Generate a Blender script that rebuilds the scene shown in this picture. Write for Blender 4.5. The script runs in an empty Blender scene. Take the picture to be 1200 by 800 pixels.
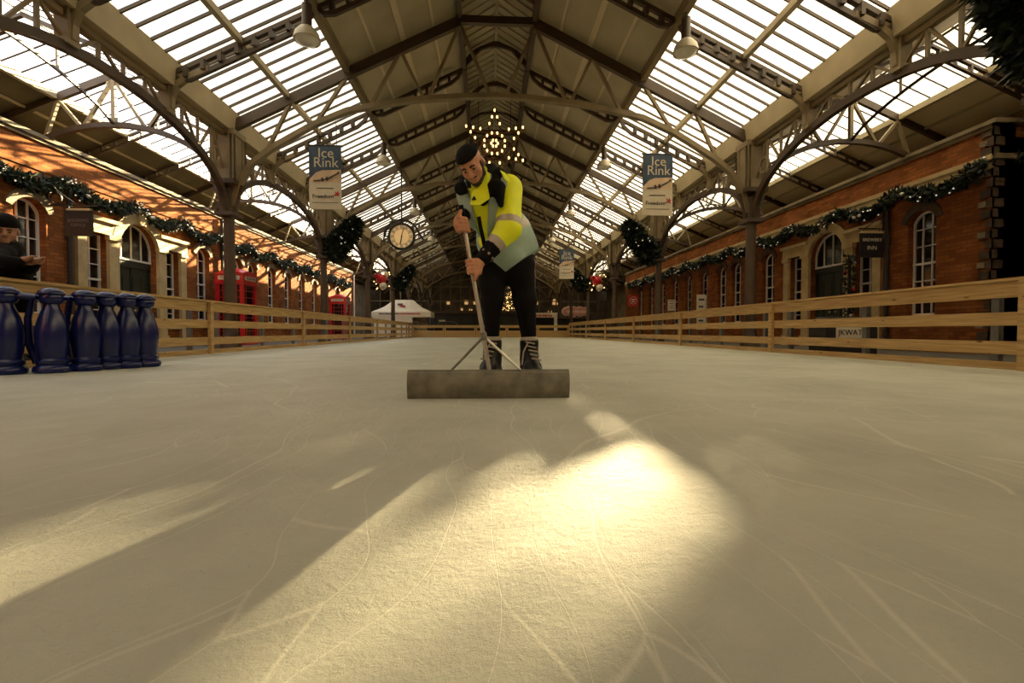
import bpy, bmesh, math, random
import numpy as np
from mathutils import Vector, Matrix, Euler
R = math.radians
SC = bpy.context.scene
COL = SC.collection
KIDS = {}
UNIT = 0.8            # the whole place is laid out in units of 0.8 m and scaled once at the end

# ------------------------------------------------------------------ camera frame
CAM = Vector((-0.27, 0.0, 0.5))
YAW, PITCH, FPX = R(2.97), R(-1.27), 540.0
CROT = Euler((R(90) + PITCH, 0, -YAW), 'XYZ').to_matrix()

def at(px, py, Y):
    """the point at depth Y that the photograph shows at (px, py)"""
    d = CROT @ Vector(((px - 600) / FPX, (400 - py) / FPX, -1))
    return CAM + d * (Y / d.y)

# ------------------------------------------------------------------ materials
def mat(name, col, rough=0.6, metal=0.0, var=0.0, scale=6.0, bump=0.0, bscale=40.0, emit=None, estr=0.0, spec=0.5):
    m = bpy.data.materials.new(name); m.use_nodes = True
    nt = m.node_tree; b = nt.nodes['Principled BSDF']
    b.inputs['Base Color'].default_value = (*col, 1)
    b.inputs['Roughness'].default_value = rough
    b.inputs['Metallic'].default_value = metal
    b.inputs['Specular IOR Level'].default_value = spec
    tc = nt.nodes.new('ShaderNodeTexCoord')
    if var > 0:
        n = nt.nodes.new('ShaderNodeTexNoise'); n.inputs['Scale'].default_value = scale; n.inputs['Detail'].default_value = 5
        r = nt.nodes.new('ShaderNodeValToRGB')
        r.color_ramp.elements[0].position = 0.3; r.color_ramp.elements[1].position = 0.7
        r.color_ramp.elements[0].color = (*[c * (1 - var) for c in col], 1)
        r.color_ramp.elements[1].color = (*[min(1, c * (1 + var)) for c in col], 1)
        nt.links.new(tc.outputs['Object'], n.inputs['Vector'])
        nt.links.new(n.outputs['Fac'], r.inputs['Fac'])
        nt.links.new(r.outputs['Color'], b.inputs['Base Color'])
    if bump > 0:
        n2 = nt.nodes.new('ShaderNodeTexNoise'); n2.inputs['Scale'].default_value = bscale; n2.inputs['Detail'].default_value = 4
        bp = nt.nodes.new('ShaderNodeBump'); bp.inputs['Strength'].default_value = bump; bp.inputs['Distance'].default_value = 0.02
        nt.links.new(tc.outputs['Object'], n2.inputs['Vector'])
        nt.links.new(n2.outputs['Fac'], bp.inputs['Height'])
        nt.links.new(bp.outputs['Normal'], b.inputs['Normal'])
    if emit:
        b.inputs['Emission Color'].default_value = (*emit, 1)
        b.inputs['Emission Strength'].default_value = estr
    return m

def m_brick():
    m = bpy.data.materials.new('red_brick'); m.use_nodes = True
    nt = m.node_tree; b = nt.nodes['Principled BSDF']; N = nt.nodes.new; L = nt.links.new
    tc = N('ShaderNodeTexCoord'); geo = N('ShaderNodeNewGeometry'); sp = N('ShaderNodeSeparateXYZ'); L(tc.outputs['Object'], sp.inputs[0])
    ad = N('ShaderNodeMath'); ad.operation = 'ADD'; L(sp.outputs['X'], ad.inputs[0]); L(sp.outputs['Y'], ad.inputs[1])
    cb = N('ShaderNodeCombineXYZ'); L(ad.outputs[0], cb.inputs['X']); L(sp.outputs['Z'], cb.inputs['Y'])
    br = N('ShaderNodeTexBrick'); br.inputs['Scale'].default_value = 2.2
    br.inputs['Row Height'].default_value = 0.17; br.inputs['Mortar Size'].default_value = 0.014
    br.inputs['Color1'].default_value = (0.34, 0.118, 0.032, 1); br.inputs['Color2'].default_value = (0.20, 0.060, 0.020, 1)
    br.inputs['Mortar'].default_value = (0.12, 0.075, 0.04, 1); br.inputs['Bias'].default_value = -0.1
    L(cb.outputs[0], br.inputs['Vector'])
    n = N('ShaderNodeTexNoise'); n.inputs['Scale'].default_value = 1.4; n.inputs['Detail'].default_value = 6; L(tc.outputs['Object'], n.inputs['Vector'])
    rp = N('ShaderNodeMapRange'); rp.inputs['From Min'].default_value = 0.3; rp.inputs['From Max'].default_value = 0.75
    rp.inputs['To Min'].default_value = 0.65; rp.inputs['To Max'].default_value = 1.2; L(n.outputs['Fac'], rp.inputs['Value'])
    mx = N('ShaderNodeMix'); mx.data_type = 'RGBA'; mx.blend_type = 'MULTIPLY'; mx.inputs['Factor'].default_value = 1
    L(br.outputs['Color'], mx.inputs[6]); L(rp.outputs[0], mx.inputs[7]); L(mx.outputs[2], b.inputs['Base Color'])
    bp = N('ShaderNodeBump'); bp.inputs['Strength'].default_value = 0.5; bp.inputs['Distance'].default_value = 0.01; bp.invert = True
    L(br.outputs['Fac'], bp.inputs['Height']); L(bp.outputs['Normal'], b.inputs['Normal'])
    b.inputs['Roughness'].default_value = 0.95; b.inputs['Specular IOR Level'].default_value = 0.08
    return m

def m_wood():
    m = bpy.data.materials.new('pine_board'); m.use_nodes = True
    nt = m.node_tree; b = nt.nodes['Principled BSDF']; N = nt.nodes.new; L = nt.links.new
    tc = N('ShaderNodeTexCoord'); mp = N('ShaderNodeMapping'); mp.inputs['Scale'].default_value = (9, 0.7, 14); L(tc.outputs['Object'], mp.inputs[0])
    n = N('ShaderNodeTexNoise'); n.inputs['Scale'].default_value = 3; n.inputs['Detail'].default_value = 7; L(mp.outputs[0], n.inputs['Vector'])
    r = N('ShaderNodeValToRGB'); e = r.color_ramp.elements
    e[0].position = 0.3; e[0].color = (0.36, 0.22, 0.075, 1); e[1].position = 0.72; e[1].color = (0.60, 0.41, 0.17, 1); L(n.outputs['Fac'], r.inputs[0])
    mp2 = N('ShaderNodeMapping'); mp2.inputs['Scale'].default_value = (3, 2.2, 7); L(tc.outputs['Object'], mp2.inputs[0])
    v = N('ShaderNodeTexVoronoi'); v.inputs['Scale'].default_value = 1.3; L(mp2.outputs[0], v.inputs['Vector'])
    k = N('ShaderNodeMapRange'); k.inputs['From Min'].default_value = 0.06; k.inputs['From Max'].default_value = 0.13; L(v.outputs['Distance'], k.inputs['Value'])
    mx = N('ShaderNodeMix'); mx.data_type = 'RGBA'; L(k.outputs[0], mx.inputs['Factor'])
    mx.inputs[6].default_value = (0.14, 0.06, 0.02, 1); L(r.outputs[0], mx.inputs[7]); L(mx.outputs[2], b.inputs['Base Color'])
    b.inputs['Roughness'].default_value = 0.65
    return m

def m_ice():
    m = bpy.data.materials.new('scuffed_ice'); m.use_nodes = True
    nt = m.node_tree; b = nt.nodes['Principled BSDF']; N = nt.nodes.new; L = nt.links.new
    tc = N('ShaderNodeTexCoord')
    n1 = N('ShaderNodeTexNoise'); n1.inputs['Scale'].default_value = 1.1; n1.inputs['Detail'].default_value = 8; n1.inputs['Roughness'].default_value = 0.65
    L(tc.outputs['Object'], n1.inputs['Vector'])
    r = N('ShaderNodeValToRGB'); e = r.color_ramp.elements
    e[0].position = 0.32; e[0].color = (0.36, 0.365, 0.30, 1); e[1].position = 0.7; e[1].color = (0.52, 0.525, 0.44, 1)
    L(n1.outputs['Fac'], r.inputs[0])
    # long skate scratches, two directions, warped
    def scratch(sc, rot, lo, hi, ys=0.22):
        w = N('ShaderNodeTexNoise'); w.inputs['Scale'].default_value = 0.5; L(tc.outputs['Object'], w.inputs['Vector'])
        ws = N('ShaderNodeVectorMath'); ws.operation = 'SCALE'; ws.inputs['Scale'].default_value = 1.4; L(w.outputs['Color'], ws.inputs[0])
        wa = N('ShaderNodeVectorMath'); wa.operation = 'ADD'; L(tc.outputs['Object'], wa.inputs[0]); L(ws.outputs[0], wa.inputs[1])
        mp = N('ShaderNodeMapping'); mp.inputs['Rotation'].default_value = (0, 0, R(rot)); mp.inputs['Scale'].default_value = (sc, ys, 1); L(wa.outputs[0], mp.inputs[0])
        v = N('ShaderNodeTexVoronoi'); v.feature = 'DISTANCE_TO_EDGE'; v.inputs['Scale'].default_value = 1; L(mp.outputs[0], v.inputs['Vector'])
        k = N('ShaderNodeMapRange'); k.inputs['From Min'].default_value = lo; k.inputs['From Max'].default_value = hi; L(v.outputs['Distance'], k.inputs['Value'])
        return k.outputs[0]
    s1 = scratch(1.1, 62, 0.0, 0.005); s2 = scratch(8.0, -35, 0.0, 0.010, 0.8)
    mu = N('ShaderNodeMath'); mu.operation = 'MULTIPLY'; L(s1, mu.inputs[0]); L(s2, mu.inputs[1])
    mk = N('ShaderNodeMix'); mk.data_type = 'RGBA'; L(mu.outputs[0], mk.inputs['Factor']); mk.inputs[6].default_value = (0.55, 0.55, 0.46, 1)
    L(r.outputs[0], mk.inputs[7]); L(mk.outputs[2], b.inputs['Base Color'])
    n2 = N('ShaderNodeTexNoise'); n2.inputs['Scale'].default_value = 34; n2.inputs['Detail'].default_value = 9; n2.inputs['Roughness'].default_value = 0.75
    L(tc.outputs['Object'], n2.inputs['Vector'])
    n3 = N('ShaderNodeTexNoise'); n3.inputs['Scale'].default_value = 5; n3.inputs['Detail'].default_value = 6; L(tc.outputs['Object'], n3.inputs['Vector'])
    a1 = N('ShaderNodeMath'); a1.operation = 'MULTIPLY_ADD'; a1.inputs[1].default_value = 0.8; L(n2.outputs['Fac'], a1.inputs[0]); L(n3.outputs['Fac'], a1.inputs[2])
    a2 = N('ShaderNodeMath'); a2.operation = 'MULTIPLY_ADD'; a2.inputs[1].default_value = 0.07; L(mu.outputs[0], a2.inputs[0]); L(a1.outputs[0], a2.inputs[2])
    bp = N('ShaderNodeBump'); bp.inputs['Strength'].default_value = 0.75; bp.inputs['Distance'].default_value = 0.02
    L(a2.outputs[0], bp.inputs['Height']); L(bp.outputs['Normal'], b.inputs['Normal'])
    rr = N('ShaderNodeMapRange'); rr.inputs['To Min'].default_value = 0.36; rr.inputs['To Max'].default_value = 0.55; L(n3.outputs['Fac'], rr.inputs['Value'])
    L(rr.outputs[0], b.inputs['Roughness'])
    b.inputs['IOR'].default_value = 1.35
    return m

def m_frost(name, col, clear=0.0):
    m = bpy.data.materials.new(name); m.use_nodes = True
    nt = m.node_tree; nt.nodes.remove(nt.nodes['Principled BSDF']); N = nt.nodes.new; L = nt.links.new
    out = nt.nodes['Material Output']
    t = N('ShaderNodeBsdfTranslucent'); t.inputs['Color'].default_value = (*col, 1)
    tc = N('ShaderNodeTexCoord'); n = N('ShaderNodeTexNoise'); n.inputs['Scale'].default_value = 0.9; n.inputs['Detail'].default_value = 4
    L(tc.outputs['Object'], n.inputs['Vector'])
    r = N('ShaderNodeValToRGB'); e = r.color_ramp.elements
    e[0].position = 0.3; e[0].color = (*[c * 0.86 for c in col], 1); e[1].position = 0.65; e[1].color = (*col, 1)
    L(n.outputs['Fac'], r.inputs[0]); L(r.outputs[0], t.inputs['Color'])
    tr = N('ShaderNodeBsdfTransparent'); tr.inputs['Color'].default_value = (0.93, 0.93, 0.92, 1)
    mx = N('ShaderNodeMixShader'); mx.inputs[0].default_value = clear
    L(t.outputs[0], mx.inputs[1]); L(tr.outputs[0], mx.inputs[2]); L(mx.outputs[0], out.inputs['Surface'])
    return m

M = dict(
    ice=m_ice(), brick=m_brick(), wood=m_wood(),
    paving=mat('dark_paving', (0.10, 0.085, 0.065), 0.8, var=0.3),
    stone=mat('cream_stone', (0.47, 0.355, 0.175), 0.8, var=0.18, scale=3, bump=0.2),
    stone_dark=mat('weathered_stone', (0.22, 0.17, 0.10), 0.85, var=0.3, scale=3, bump=0.3),
    white=mat('white_paint', (0.72, 0.70, 0.64), 0.45, var=0.06),
    steel=mat('stone_coloured_ironwork', (0.22, 0.165, 0.085), 0.55, var=0.2, scale=3),
    steel_dk=mat('brown_ironwork', (0.06, 0.036, 0.018), 0.5, var=0.25, scale=3),
    board=mat('cream_roof_boards', (0.40, 0.34, 0.215), 0.7, var=0.12, scale=1.2),
    cream=mat('cream_gutter_paint', (0.38, 0.31, 0.185), 0.6, var=0.12, scale=2),
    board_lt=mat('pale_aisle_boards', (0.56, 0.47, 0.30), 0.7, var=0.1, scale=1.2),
    brick_dk=mat('dark_brown_brick', (0.075, 0.05, 0.03), 0.9, var=0.3, scale=5, bump=0.3),  # darker brown tone for the right hoods and quoins
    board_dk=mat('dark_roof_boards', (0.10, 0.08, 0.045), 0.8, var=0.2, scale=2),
    glassdk=mat('window_glass', (0.015, 0.013, 0.010), 0.06, spec=0.6),
    doorpaint=mat('dark_green_door', (0.018, 0.024, 0.018), 0.4, var=0.2),
    black=mat('black_paint', (0.012, 0.011, 0.012), 0.5, var=0.2),
    galv=mat('galvanised_post', (0.16, 0.16, 0.15), 0.45, 0.6, var=0.2),
    navy=mat('navy_plastic', (0.003, 0.008, 0.075), 0.27, var=0.15, scale=8, bump=0.04, bscale=60),
    red=mat('telephone_red', (0.50, 0.010, 0.015), 0.3, var=0.1),
    signcream=mat('cream_lettering', (0.62, 0.55, 0.42), 0.6, var=0.05),
    gold=mat('gilt', (0.62, 0.45, 0.16), 0.35, 0.5, var=0.1),
    leaf=mat('dark_fir_needles', (0.009, 0.016, 0.008), 0.55, var=0.4, scale=12),
    leaf2=mat('green_fir_needles', (0.022, 0.040, 0.014), 0.55, var=0.4, scale=12),
    bulb=mat('warm_bulb', (1, 0.8, 0.5), 0.3, emit=(1, 0.58, 0.20), estr=3.6, var=0.02),
    pale_bulb=mat('pale_fairy_light', (0.9, 0.85, 0.8), 0.3, emit=(1, 0.86, 0.66), estr=0.5, var=0.02),
    rust=mat('rusty_star_frame', (0.10, 0.045, 0.02), 0.6, var=0.3),
    aluminium=mat('worn_aluminium', (0.55, 0.52, 0.46), 0.35, 0.8, var=0.15, scale=10),
    blade=mat('dull_zinc_blade', (0.19, 0.18, 0.135), 0.6, 0.25, var=0.4, scale=9, bump=0.15, bscale=20),
    yellow=mat('hi_vis_yellow', (0.84, 0.92, 0.008), 0.6, var=0.06, scale=9, bump=0.35, bscale=14),
    mint=mat('faded_hi_vis_mint', (0.33, 0.45, 0.38), 0.6, var=0.12, scale=7, bump=0.3, bscale=12),
    reflect=mat('grey_reflective_tape', (0.42, 0.36, 0.27), 0.35, var=0.1),
    cloth_bk=mat('black_cloth', (0.006, 0.005, 0.005), 0.85, var=0.3, spec=0.15, bump=0.3, bscale=16),
    skin=mat('skin', (0.52, 0.24, 0.125), 0.5, var=0.12, scale=14),
    skin2=mat('tan_skin', (0.36, 0.17, 0.09), 0.5, var=0.12, scale=14),
    hair=mat('dark_hair', (0.030, 0.018, 0.010), 0.75, var=0.3, scale=40, bump=0.5, bscale=60),
    eye=mat('eye', (0.05, 0.035, 0.025), 0.2),
    sock=mat('grey_sock', (0.36, 0.31, 0.24), 0.9, var=0.15, scale=20),
    leather=mat('black_boot_leather', (0.008, 0.006, 0.005), 0.5, var=0.3, scale=20, bump=0.2, spec=0.3),
    lace=mat('boot_lace', (0.34, 0.29, 0.22), 0.8, var=0.1),
    runner=mat('skate_steel', (0.5, 0.5, 0.48), 0.25, 0.9, var=0.05),
    canvas=mat('white_canvas', (0.78, 0.73, 0.58), 0.7, var=0.06),
    pink=mat('pink_sign_board', (0.62, 0.28, 0.22), 0.5, var=0.08),
    pinkpale=mat('pale_pink_edge', (0.78, 0.62, 0.52), 0.5, var=0.05),
    redsign=mat('red_sign_board', (0.45, 0.02, 0.02), 0.45, var=0.1),
    paper=mat('white_notice', (0.62, 0.56, 0.44), 0.7, var=0.06),
    ink=mat('dark_ink', (0.05, 0.04, 0.04), 0.7, var=0.1),
    bannerblue=mat('banner_night_blue', (0.035, 0.065, 0.11), 0.6, var=0.35, scale=4),
    bannerwhite=mat('banner_cream', (0.62, 0.56, 0.42), 0.6, var=0.05),
    bannerpink=mat('banner_snow_hill', (0.62, 0.46, 0.30), 0.6, var=0.2, scale=5),
    lamp=mat('lamp_enamel', (0.52, 0.46, 0.34), 0.3, var=0.08),
    lampglass=mat('lamp_diffuser', (0.7, 0.66, 0.55), 0.15, var=0.05),
    clockface=mat('lit_clock_face', (0.80, 0.56, 0.26), 0.4, emit=(1, 0.66, 0.28), estr=0.28, var=0.05),
    warmwin=mat('lit_shop_window', (0.6, 0.4, 0.2), 0.5, emit=(1, 0.55, 0.2), estr=0.6, var=0.1),
    brown=mat('dim_arcade_plaster', (0.16, 0.12, 0.07), 0.8, var=0.4, scale=1.5),
    car=mat('dark_vehicle_paint', (0.02, 0.02, 0.025), 0.25, var=0.1),
    frost=m_frost('frosted_roof_glass', (0.30, 0.297, 0.283)),
    sun_patch=m_frost('sun_patch_glass', (0.30, 0.297, 0.283), 0.22),  # part-clear cells added to throw the sun patch onto the ice
    dirty=m_frost('grimy_roof_glass', (0.10, 0.09, 0.062)),
    clear=m_frost('clear_roof_glass', (0.86, 0.85, 0.82), 0.92),
    screen=m_frost('screen_glass', (0.05, 0.045, 0.04), 0.9),
)

# ------------------------------------------------------------------ mesh builder
class MB:
    def __init__(s):
        s.v = []; s.f = []; s.m = []; s.sm = []
    def add(s, vs, fs, mi=0, smooth=False):
        o = len(s.v); s.v += [tuple(v) for v in vs]
        for f in fs:
            s.f.append(tuple(i + o for i in f)); s.m.append(mi); s.sm.append(smooth)
        return s
    def box(s, c, d, rot=None, mi=0):
        hx, hy, hz = d[0] / 2, d[1] / 2, d[2] / 2
        vs = [Vector((x, y, z)) for x in (-hx, hx) for y in (-hy, hy) for z in (-hz, hz)]
        if rot is not None: vs = [rot @ v for v in vs]
        c = Vector(c)
        return s.add([v + c for v in vs], [(0, 1, 3, 2), (4, 6, 7, 5), (0, 4, 5, 1), (2, 3, 7, 6), (0, 2, 6, 4), (1, 5, 7, 3)], mi)
    def bb(s, x0, x1, y0, y1, z0, z1, mi=0):
        return s.box(((x0 + x1) / 2, (y0 + y1) / 2, (z0 + z1) / 2), (abs(x1 - x0), abs(y1 - y0), abs(z1 - z0)), None, mi)
    def bar(s, p, q, w, h, up=(0, 0, 1), mi=0):
        """rectangular bar from p to q: w across, h along the up side"""
        p, q = Vector(p), Vector(q); t = (q - p).normalized(); u = Vector(up)
        a = t.cross(u)
        if a.length < 1e-4: a = t.cross(Vector((1, 0, 0)))
        a.normalize(); b = a.cross(t).normalized(); a = a * w / 2; b = b * h / 2
        vs = [p - a - b, p + a - b, p + a + b, p - a + b, q - a - b, q + a - b, q + a + b, q - a + b]
        return s.add(vs, [(0, 3, 2, 1), (4, 5, 6, 7), (0, 1, 5, 4), (1, 2, 6, 5), (2, 3, 7, 6), (3, 0, 4, 7)], mi)
    def path(s, pts, w, h, up=(0, 0, 1), mi=0, closed=False, smooth=False):
        """a rectangular section swept along pts"""
        P = [Vector(p) for p in pts]; n = len(P); vs = []
        for i, p in enumerate(P):
            a0 = P[i - 1] if (i > 0 or closed) else P[i]; a1 = P[(i + 1) % n] if (i < n - 1 or closed) else P[i]
            t = (a1 - a0).normalized(); a = t.cross(Vector(up))
            if a.length < 1e-4: a = Vector((1, 0, 0))
            a.normalize(); b = a.cross(t).normalized()
            a = a * w / 2; b = b * h / 2
            vs += [p - a - b, p + a - b, p + a + b, p - a + b]
        fs = []
        for i in range(n if closed else n - 1):
            o, q = i * 4, ((i + 1) % n) * 4
            for k in range(4): fs.append((o + k, o + (k + 1) % 4, q + (k + 1) % 4, q + k))
        if not closed: fs += [(3, 2, 1, 0), tuple((n - 1) * 4 + k for k in range(4))]
        return s.add(vs, fs, mi, smooth)
    def tube(s, pts, r, n=8, mi=0, closed=False, cap=True):
        P = [Vector(p) for p in pts]; k = len(P); rs = r if isinstance(r, (list, tuple)) else [r] * k
        vs = []; ref = None
        for i, p in enumerate(P):
            a0 = P[i - 1] if (i > 0 or closed) else P[i]; a1 = P[(i + 1) % k] if (i < k - 1 or closed) else P[i]
            t = (a1 - a0).normalized()
            if ref is None:
                ref = Vector((0, 0, 1)) if abs(t.z) < 0.9 else Vector((1, 0, 0))
            a = (ref - t * ref.dot(t)).normalized(); b = t.cross(a); ref = a
            for j in range(n):
                th = 2 * math.pi * j / n
                vs.append(p + (a * math.cos(th) + b * math.sin(th)) * rs[i])
        fs = []
        for i in range(k if closed else k - 1):
            o, q = i * n, ((i + 1) % k) * n
            for j in range(n): fs.append((o + j, o + (j + 1) % n, q + (j + 1) % n, q + j))
        if not closed and cap: fs += [tuple(range(n - 1, -1, -1)), tuple((k - 1) * n + j for j in range(n))]
        return s.add(vs, fs, mi, True)
    def lathe(s, prof, c=(0, 0, 0), n=24, mi=0, rot=None):
        vs = []; c = Vector(c)
        for (r, z) in prof:
            for j in range(n):
                th = 2 * math.pi * j / n
                v = Vector((max(r, 1e-4) * math.cos(th), max(r, 1e-4) * math.sin(th), z))
                vs.append((rot @ v if rot is not None else v) + c)
        fs = []
        for i in range(len(prof) - 1):
            for j in range(n):
                fs.append((i * n + j, i * n + (j + 1) % n, (i + 1) * n + (j + 1) % n, (i + 1) * n + j))
        fs += [tuple(range(n - 1, -1, -1)), tuple((len(prof) - 1) * n + j for j in range(n))]
        return s.add(vs, fs, mi, True)
    def ball(s, c, r, n=10, mi=0):
        k = max(4, n // 2)
        return s.lathe([(r * math.sin(math.pi * i / k), -r * math.cos(math.pi * i / k)) for i in range(k + 1)], c, n, mi)
    def prism(s, pts, vec, mi=0):
        """the polygon pts (3-D, planar) pushed along vec"""
        P = [Vector(p) for p in pts]; n = len(P); v = Vector(vec)
        fs = [tuple(range(n - 1, -1, -1)), tuple(range(n, 2 * n))] + [(i, (i + 1) % n, n + (i + 1) % n, n + i) for i in range(n)]
        return s.add(P + [p + v for p in P], fs, mi)
    def quad(s, a, b, c, d, mi=0):
        return s.add([a, b, c, d], [(0, 1, 2, 3)], mi)
    def build(s, name, mats, parent=None, loc=(0, 0, 0), fix=True, shift=None):
        me = bpy.data.meshes.new(name)
        vs = s.v if shift is None else [tuple(Vector(v) - Vector(shift)) for v in s.v]
        me.from_pydata(vs, [], s.f)
        for mm in (mats if isinstance(mats, (list, tuple)) else [mats]): me.materials.append(M[mm] if isinstance(mm, str) else mm)
        me.polygons.foreach_set('material_index', s.m); me.polygons.foreach_set('use_smooth', s.sm)
        if fix:
            b = bmesh.new(); b.from_mesh(me); bmesh.ops.recalc_face_normals(b, faces=b.faces); b.to_mesh(me); b.free()
        if any(s.sm): me.set_sharp_from_angle(angle=R(40))
        me.update()
        return link(name, me, parent, loc if shift is None else shift)

def link(name, data, parent=None, loc=(0, 0, 0)):
    o = bpy.data.objects.new(name, data); COL.objects.link(o)
    o.location = loc
    if parent is not None:
        o.parent = parent; KIDS.setdefault(parent.name, []).append(o)
    return o

def tag(o, label=None, cat=None, group=None, kind=None):
    for k, v in (('label', label), ('category', cat), ('group', group), ('kind', kind)):
        if v: o[k] = v
    return o

def thing(name, label, cat, loc=(0, 0, 0), rz=0, group=None, kind=None):
    o = link(name, None, None, loc); o.rotation_euler = (0, 0, rz); o.empty_display_size = 0.2
    return tag(o, label, cat, group, kind)

def struct(o, label=None):
    return tag(o, label, None, None, 'structure')

def dup(root, loc, label=None, rz=None, group=None):
    def rec(o, parent):
        c = o.copy(); COL.objects.link(c)
        if parent is not None:
            c.parent = parent; KIDS.setdefault(parent.name, []).append(c)
        for k in KIDS.get(o.name, []): rec(k, c)
        return c
    c = rec(root, None); c.location = loc
    if rz is not None: c.rotation_euler = (0, 0, rz)
    if label: c['label'] = label
    if group: c['group'] = group
    return c

def text_mb(txt, size, to3d, mi=0, align='CENTER', depth=0.0):
    """lettering as flat-faced mesh; to3d maps (u, v) of the text plane to a point"""
    cu = bpy.data.curves.new('lettering', 'FONT'); cu.body = txt; cu.size = size; cu.align_x = align; cu.align_y = 'CENTER'
    cu.resolution_u = 3; cu.extrude = 0.004
    o = bpy.data.objects.new('lettering', cu); COL.objects.link(o)
    dg = bpy.context.evaluated_depsgraph_get(); me = bpy.data.meshes.new_from_object(o.evaluated_get(dg))
    mb = MB(); mb.add([to3d(v.co.x, v.co.y, v.co.z) for v in me.vertices], [tuple(p.vertices) for p in me.polygons], mi)
    bpy.data.objects.remove(o); bpy.data.curves.remove(cu); bpy.data.meshes.remove(me)
    return mb

ORD = ['nearest', 'second', 'third', 'fourth', 'fifth', 'sixth', 'seventh', 'eighth', 'ninth', 'tenth', 'eleventh', 'twelfth', 'thirteenth', 'fourteenth', 'fifteenth', 'sixteenth', 'seventeenth', 'eighteenth', 'nineteenth', 'twentieth', 'twenty-first', 'twenty-second']
SIDE = {-1: 'left', 1: 'right'}

# ------------------------------------------------------------------ roof geometry (units)
CX, GZ, SL, LX, BX, MX = 7.2, 6.0, 0.49, 1.03, 4.05, 5.62
RZ = lambda x: GZ + SL * (CX - abs(x))             # underside of the nave roof
AX, AZ, ASL = 10.1, 7.2, 0.42                        # aisle ridge
AR = lambda x: AZ - ASL * abs(abs(x) - AX)           # underside of the aisle roof
WX, WZ = 11.8, 5.45                                  # brick fronts
Y0, BAY = 5.7, 7.1
FR = BAY / 3
YB, YE = Y0 - 2 * BAY, Y0 + 7 * BAY                  # roof from behind the camera to the far screen
SUN_AZ, SUN_EL = R(15), R(19.0)
SUN = Vector((math.sin(SUN_AZ) * math.cos(SUN_EL), math.cos(SUN_AZ) * math.cos(SUN_EL), math.sin(SUN_EL)))
SKY, SUNE, EXPO = 3.3, 80.0, 0.08
# ================================================================== SETTING
def in_poly(x, y, poly):
    c = False; n = len(poly)
    for i in range(n):
        x0, y0 = poly[i]; x1, y1 = poly[(i + 1) % n]
        if (y0 > y) != (y1 > y) and x < (x1 - x0) * (y - y0) / (y1 - y0) + x0: c = not c
    return c

# ground
struct(MB().bb(-6.62, 6.62, -6, 38.1, -0.3, 0).build('floor', 'ice'), 'scuffed pale ice of the rink')
g = MB()
g.bb(-14.3, -6.62, YB, YE + 14, -0.4, -0.06); g.bb(6.62, 14.3, YB, YE + 14, -0.4, -0.06); g.bb(-6.62, 6.62, 38.1, YE + 14, -0.4, -0.06); g.bb(-6.62, 6.62, YB, -6, -0.4, -0.06)
g.bb(14.3, 24, YB, 11, -0.4, -0.06)
struct(g.build('ground', 'paving'), 'dark paved concourse around the rink')

# nave boards (ceiling) and roof glass
c = MB()
for s in (-1, 1):
    x0, x1 = s * LX, s * BX
    c.prism([(x0, YB, RZ(x0) + .14), (x1, YB, RZ(x1) + .14), (x1, YB, RZ(x1) + .22), (x0, YB, RZ(x0) + .22)], (0, YE - YB, 0))
ceil = struct(c.build('ceiling', 'board'), 'cream boarded slopes of the long roof')
for s in (-1, 1):
    for x, w in ((1.75, .07), (2.55, .15), (3.3, .07)):
        x *= s; MB().bar((x, YB, RZ(x) + .11), (x, YE, RZ(x) + .11), w, .08, (s * SL, 0, 1)).build('purlin', 'board_lt', ceil)
# raised ridge: dark side louvres, chevron boards and a ridge rod
r = MB()
for s in (-1, 1):
    r.prism([(s * .0, YB, 10.0), (s * 1.25, YB, 9.55), (s * 1.25, YB, 9.63), (s * .0, YB, 10.08)], (0, YE - YB, 0))
    y = YB
    while y < YE:
        r.bar((s * .04, y, 9.96), (s * 1.1, y + .42, 9.58), .045, .05); y += .34
lan = struct(r.build('ridge_ceiling', 'board'), 'chevron boarded underside of the raised ridge')
for s in (-1, 1):
    k = MB(); k.bb(s * 1.06, s * 1.14, YB, YE, RZ(LX) + .1, 9.62)
    for j in range(3): k.bb(s * 1.0, s * 1.1, YB, YE, RZ(LX) + .14 + j * .16, RZ(LX) + .2 + j * .16)
    k.build('louvre', 'steel_dk', lan)
MB().bb(-.04, .04, YB, YE, 9.86, 9.95).build('ridge_rod', 'cream', lan)

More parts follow.
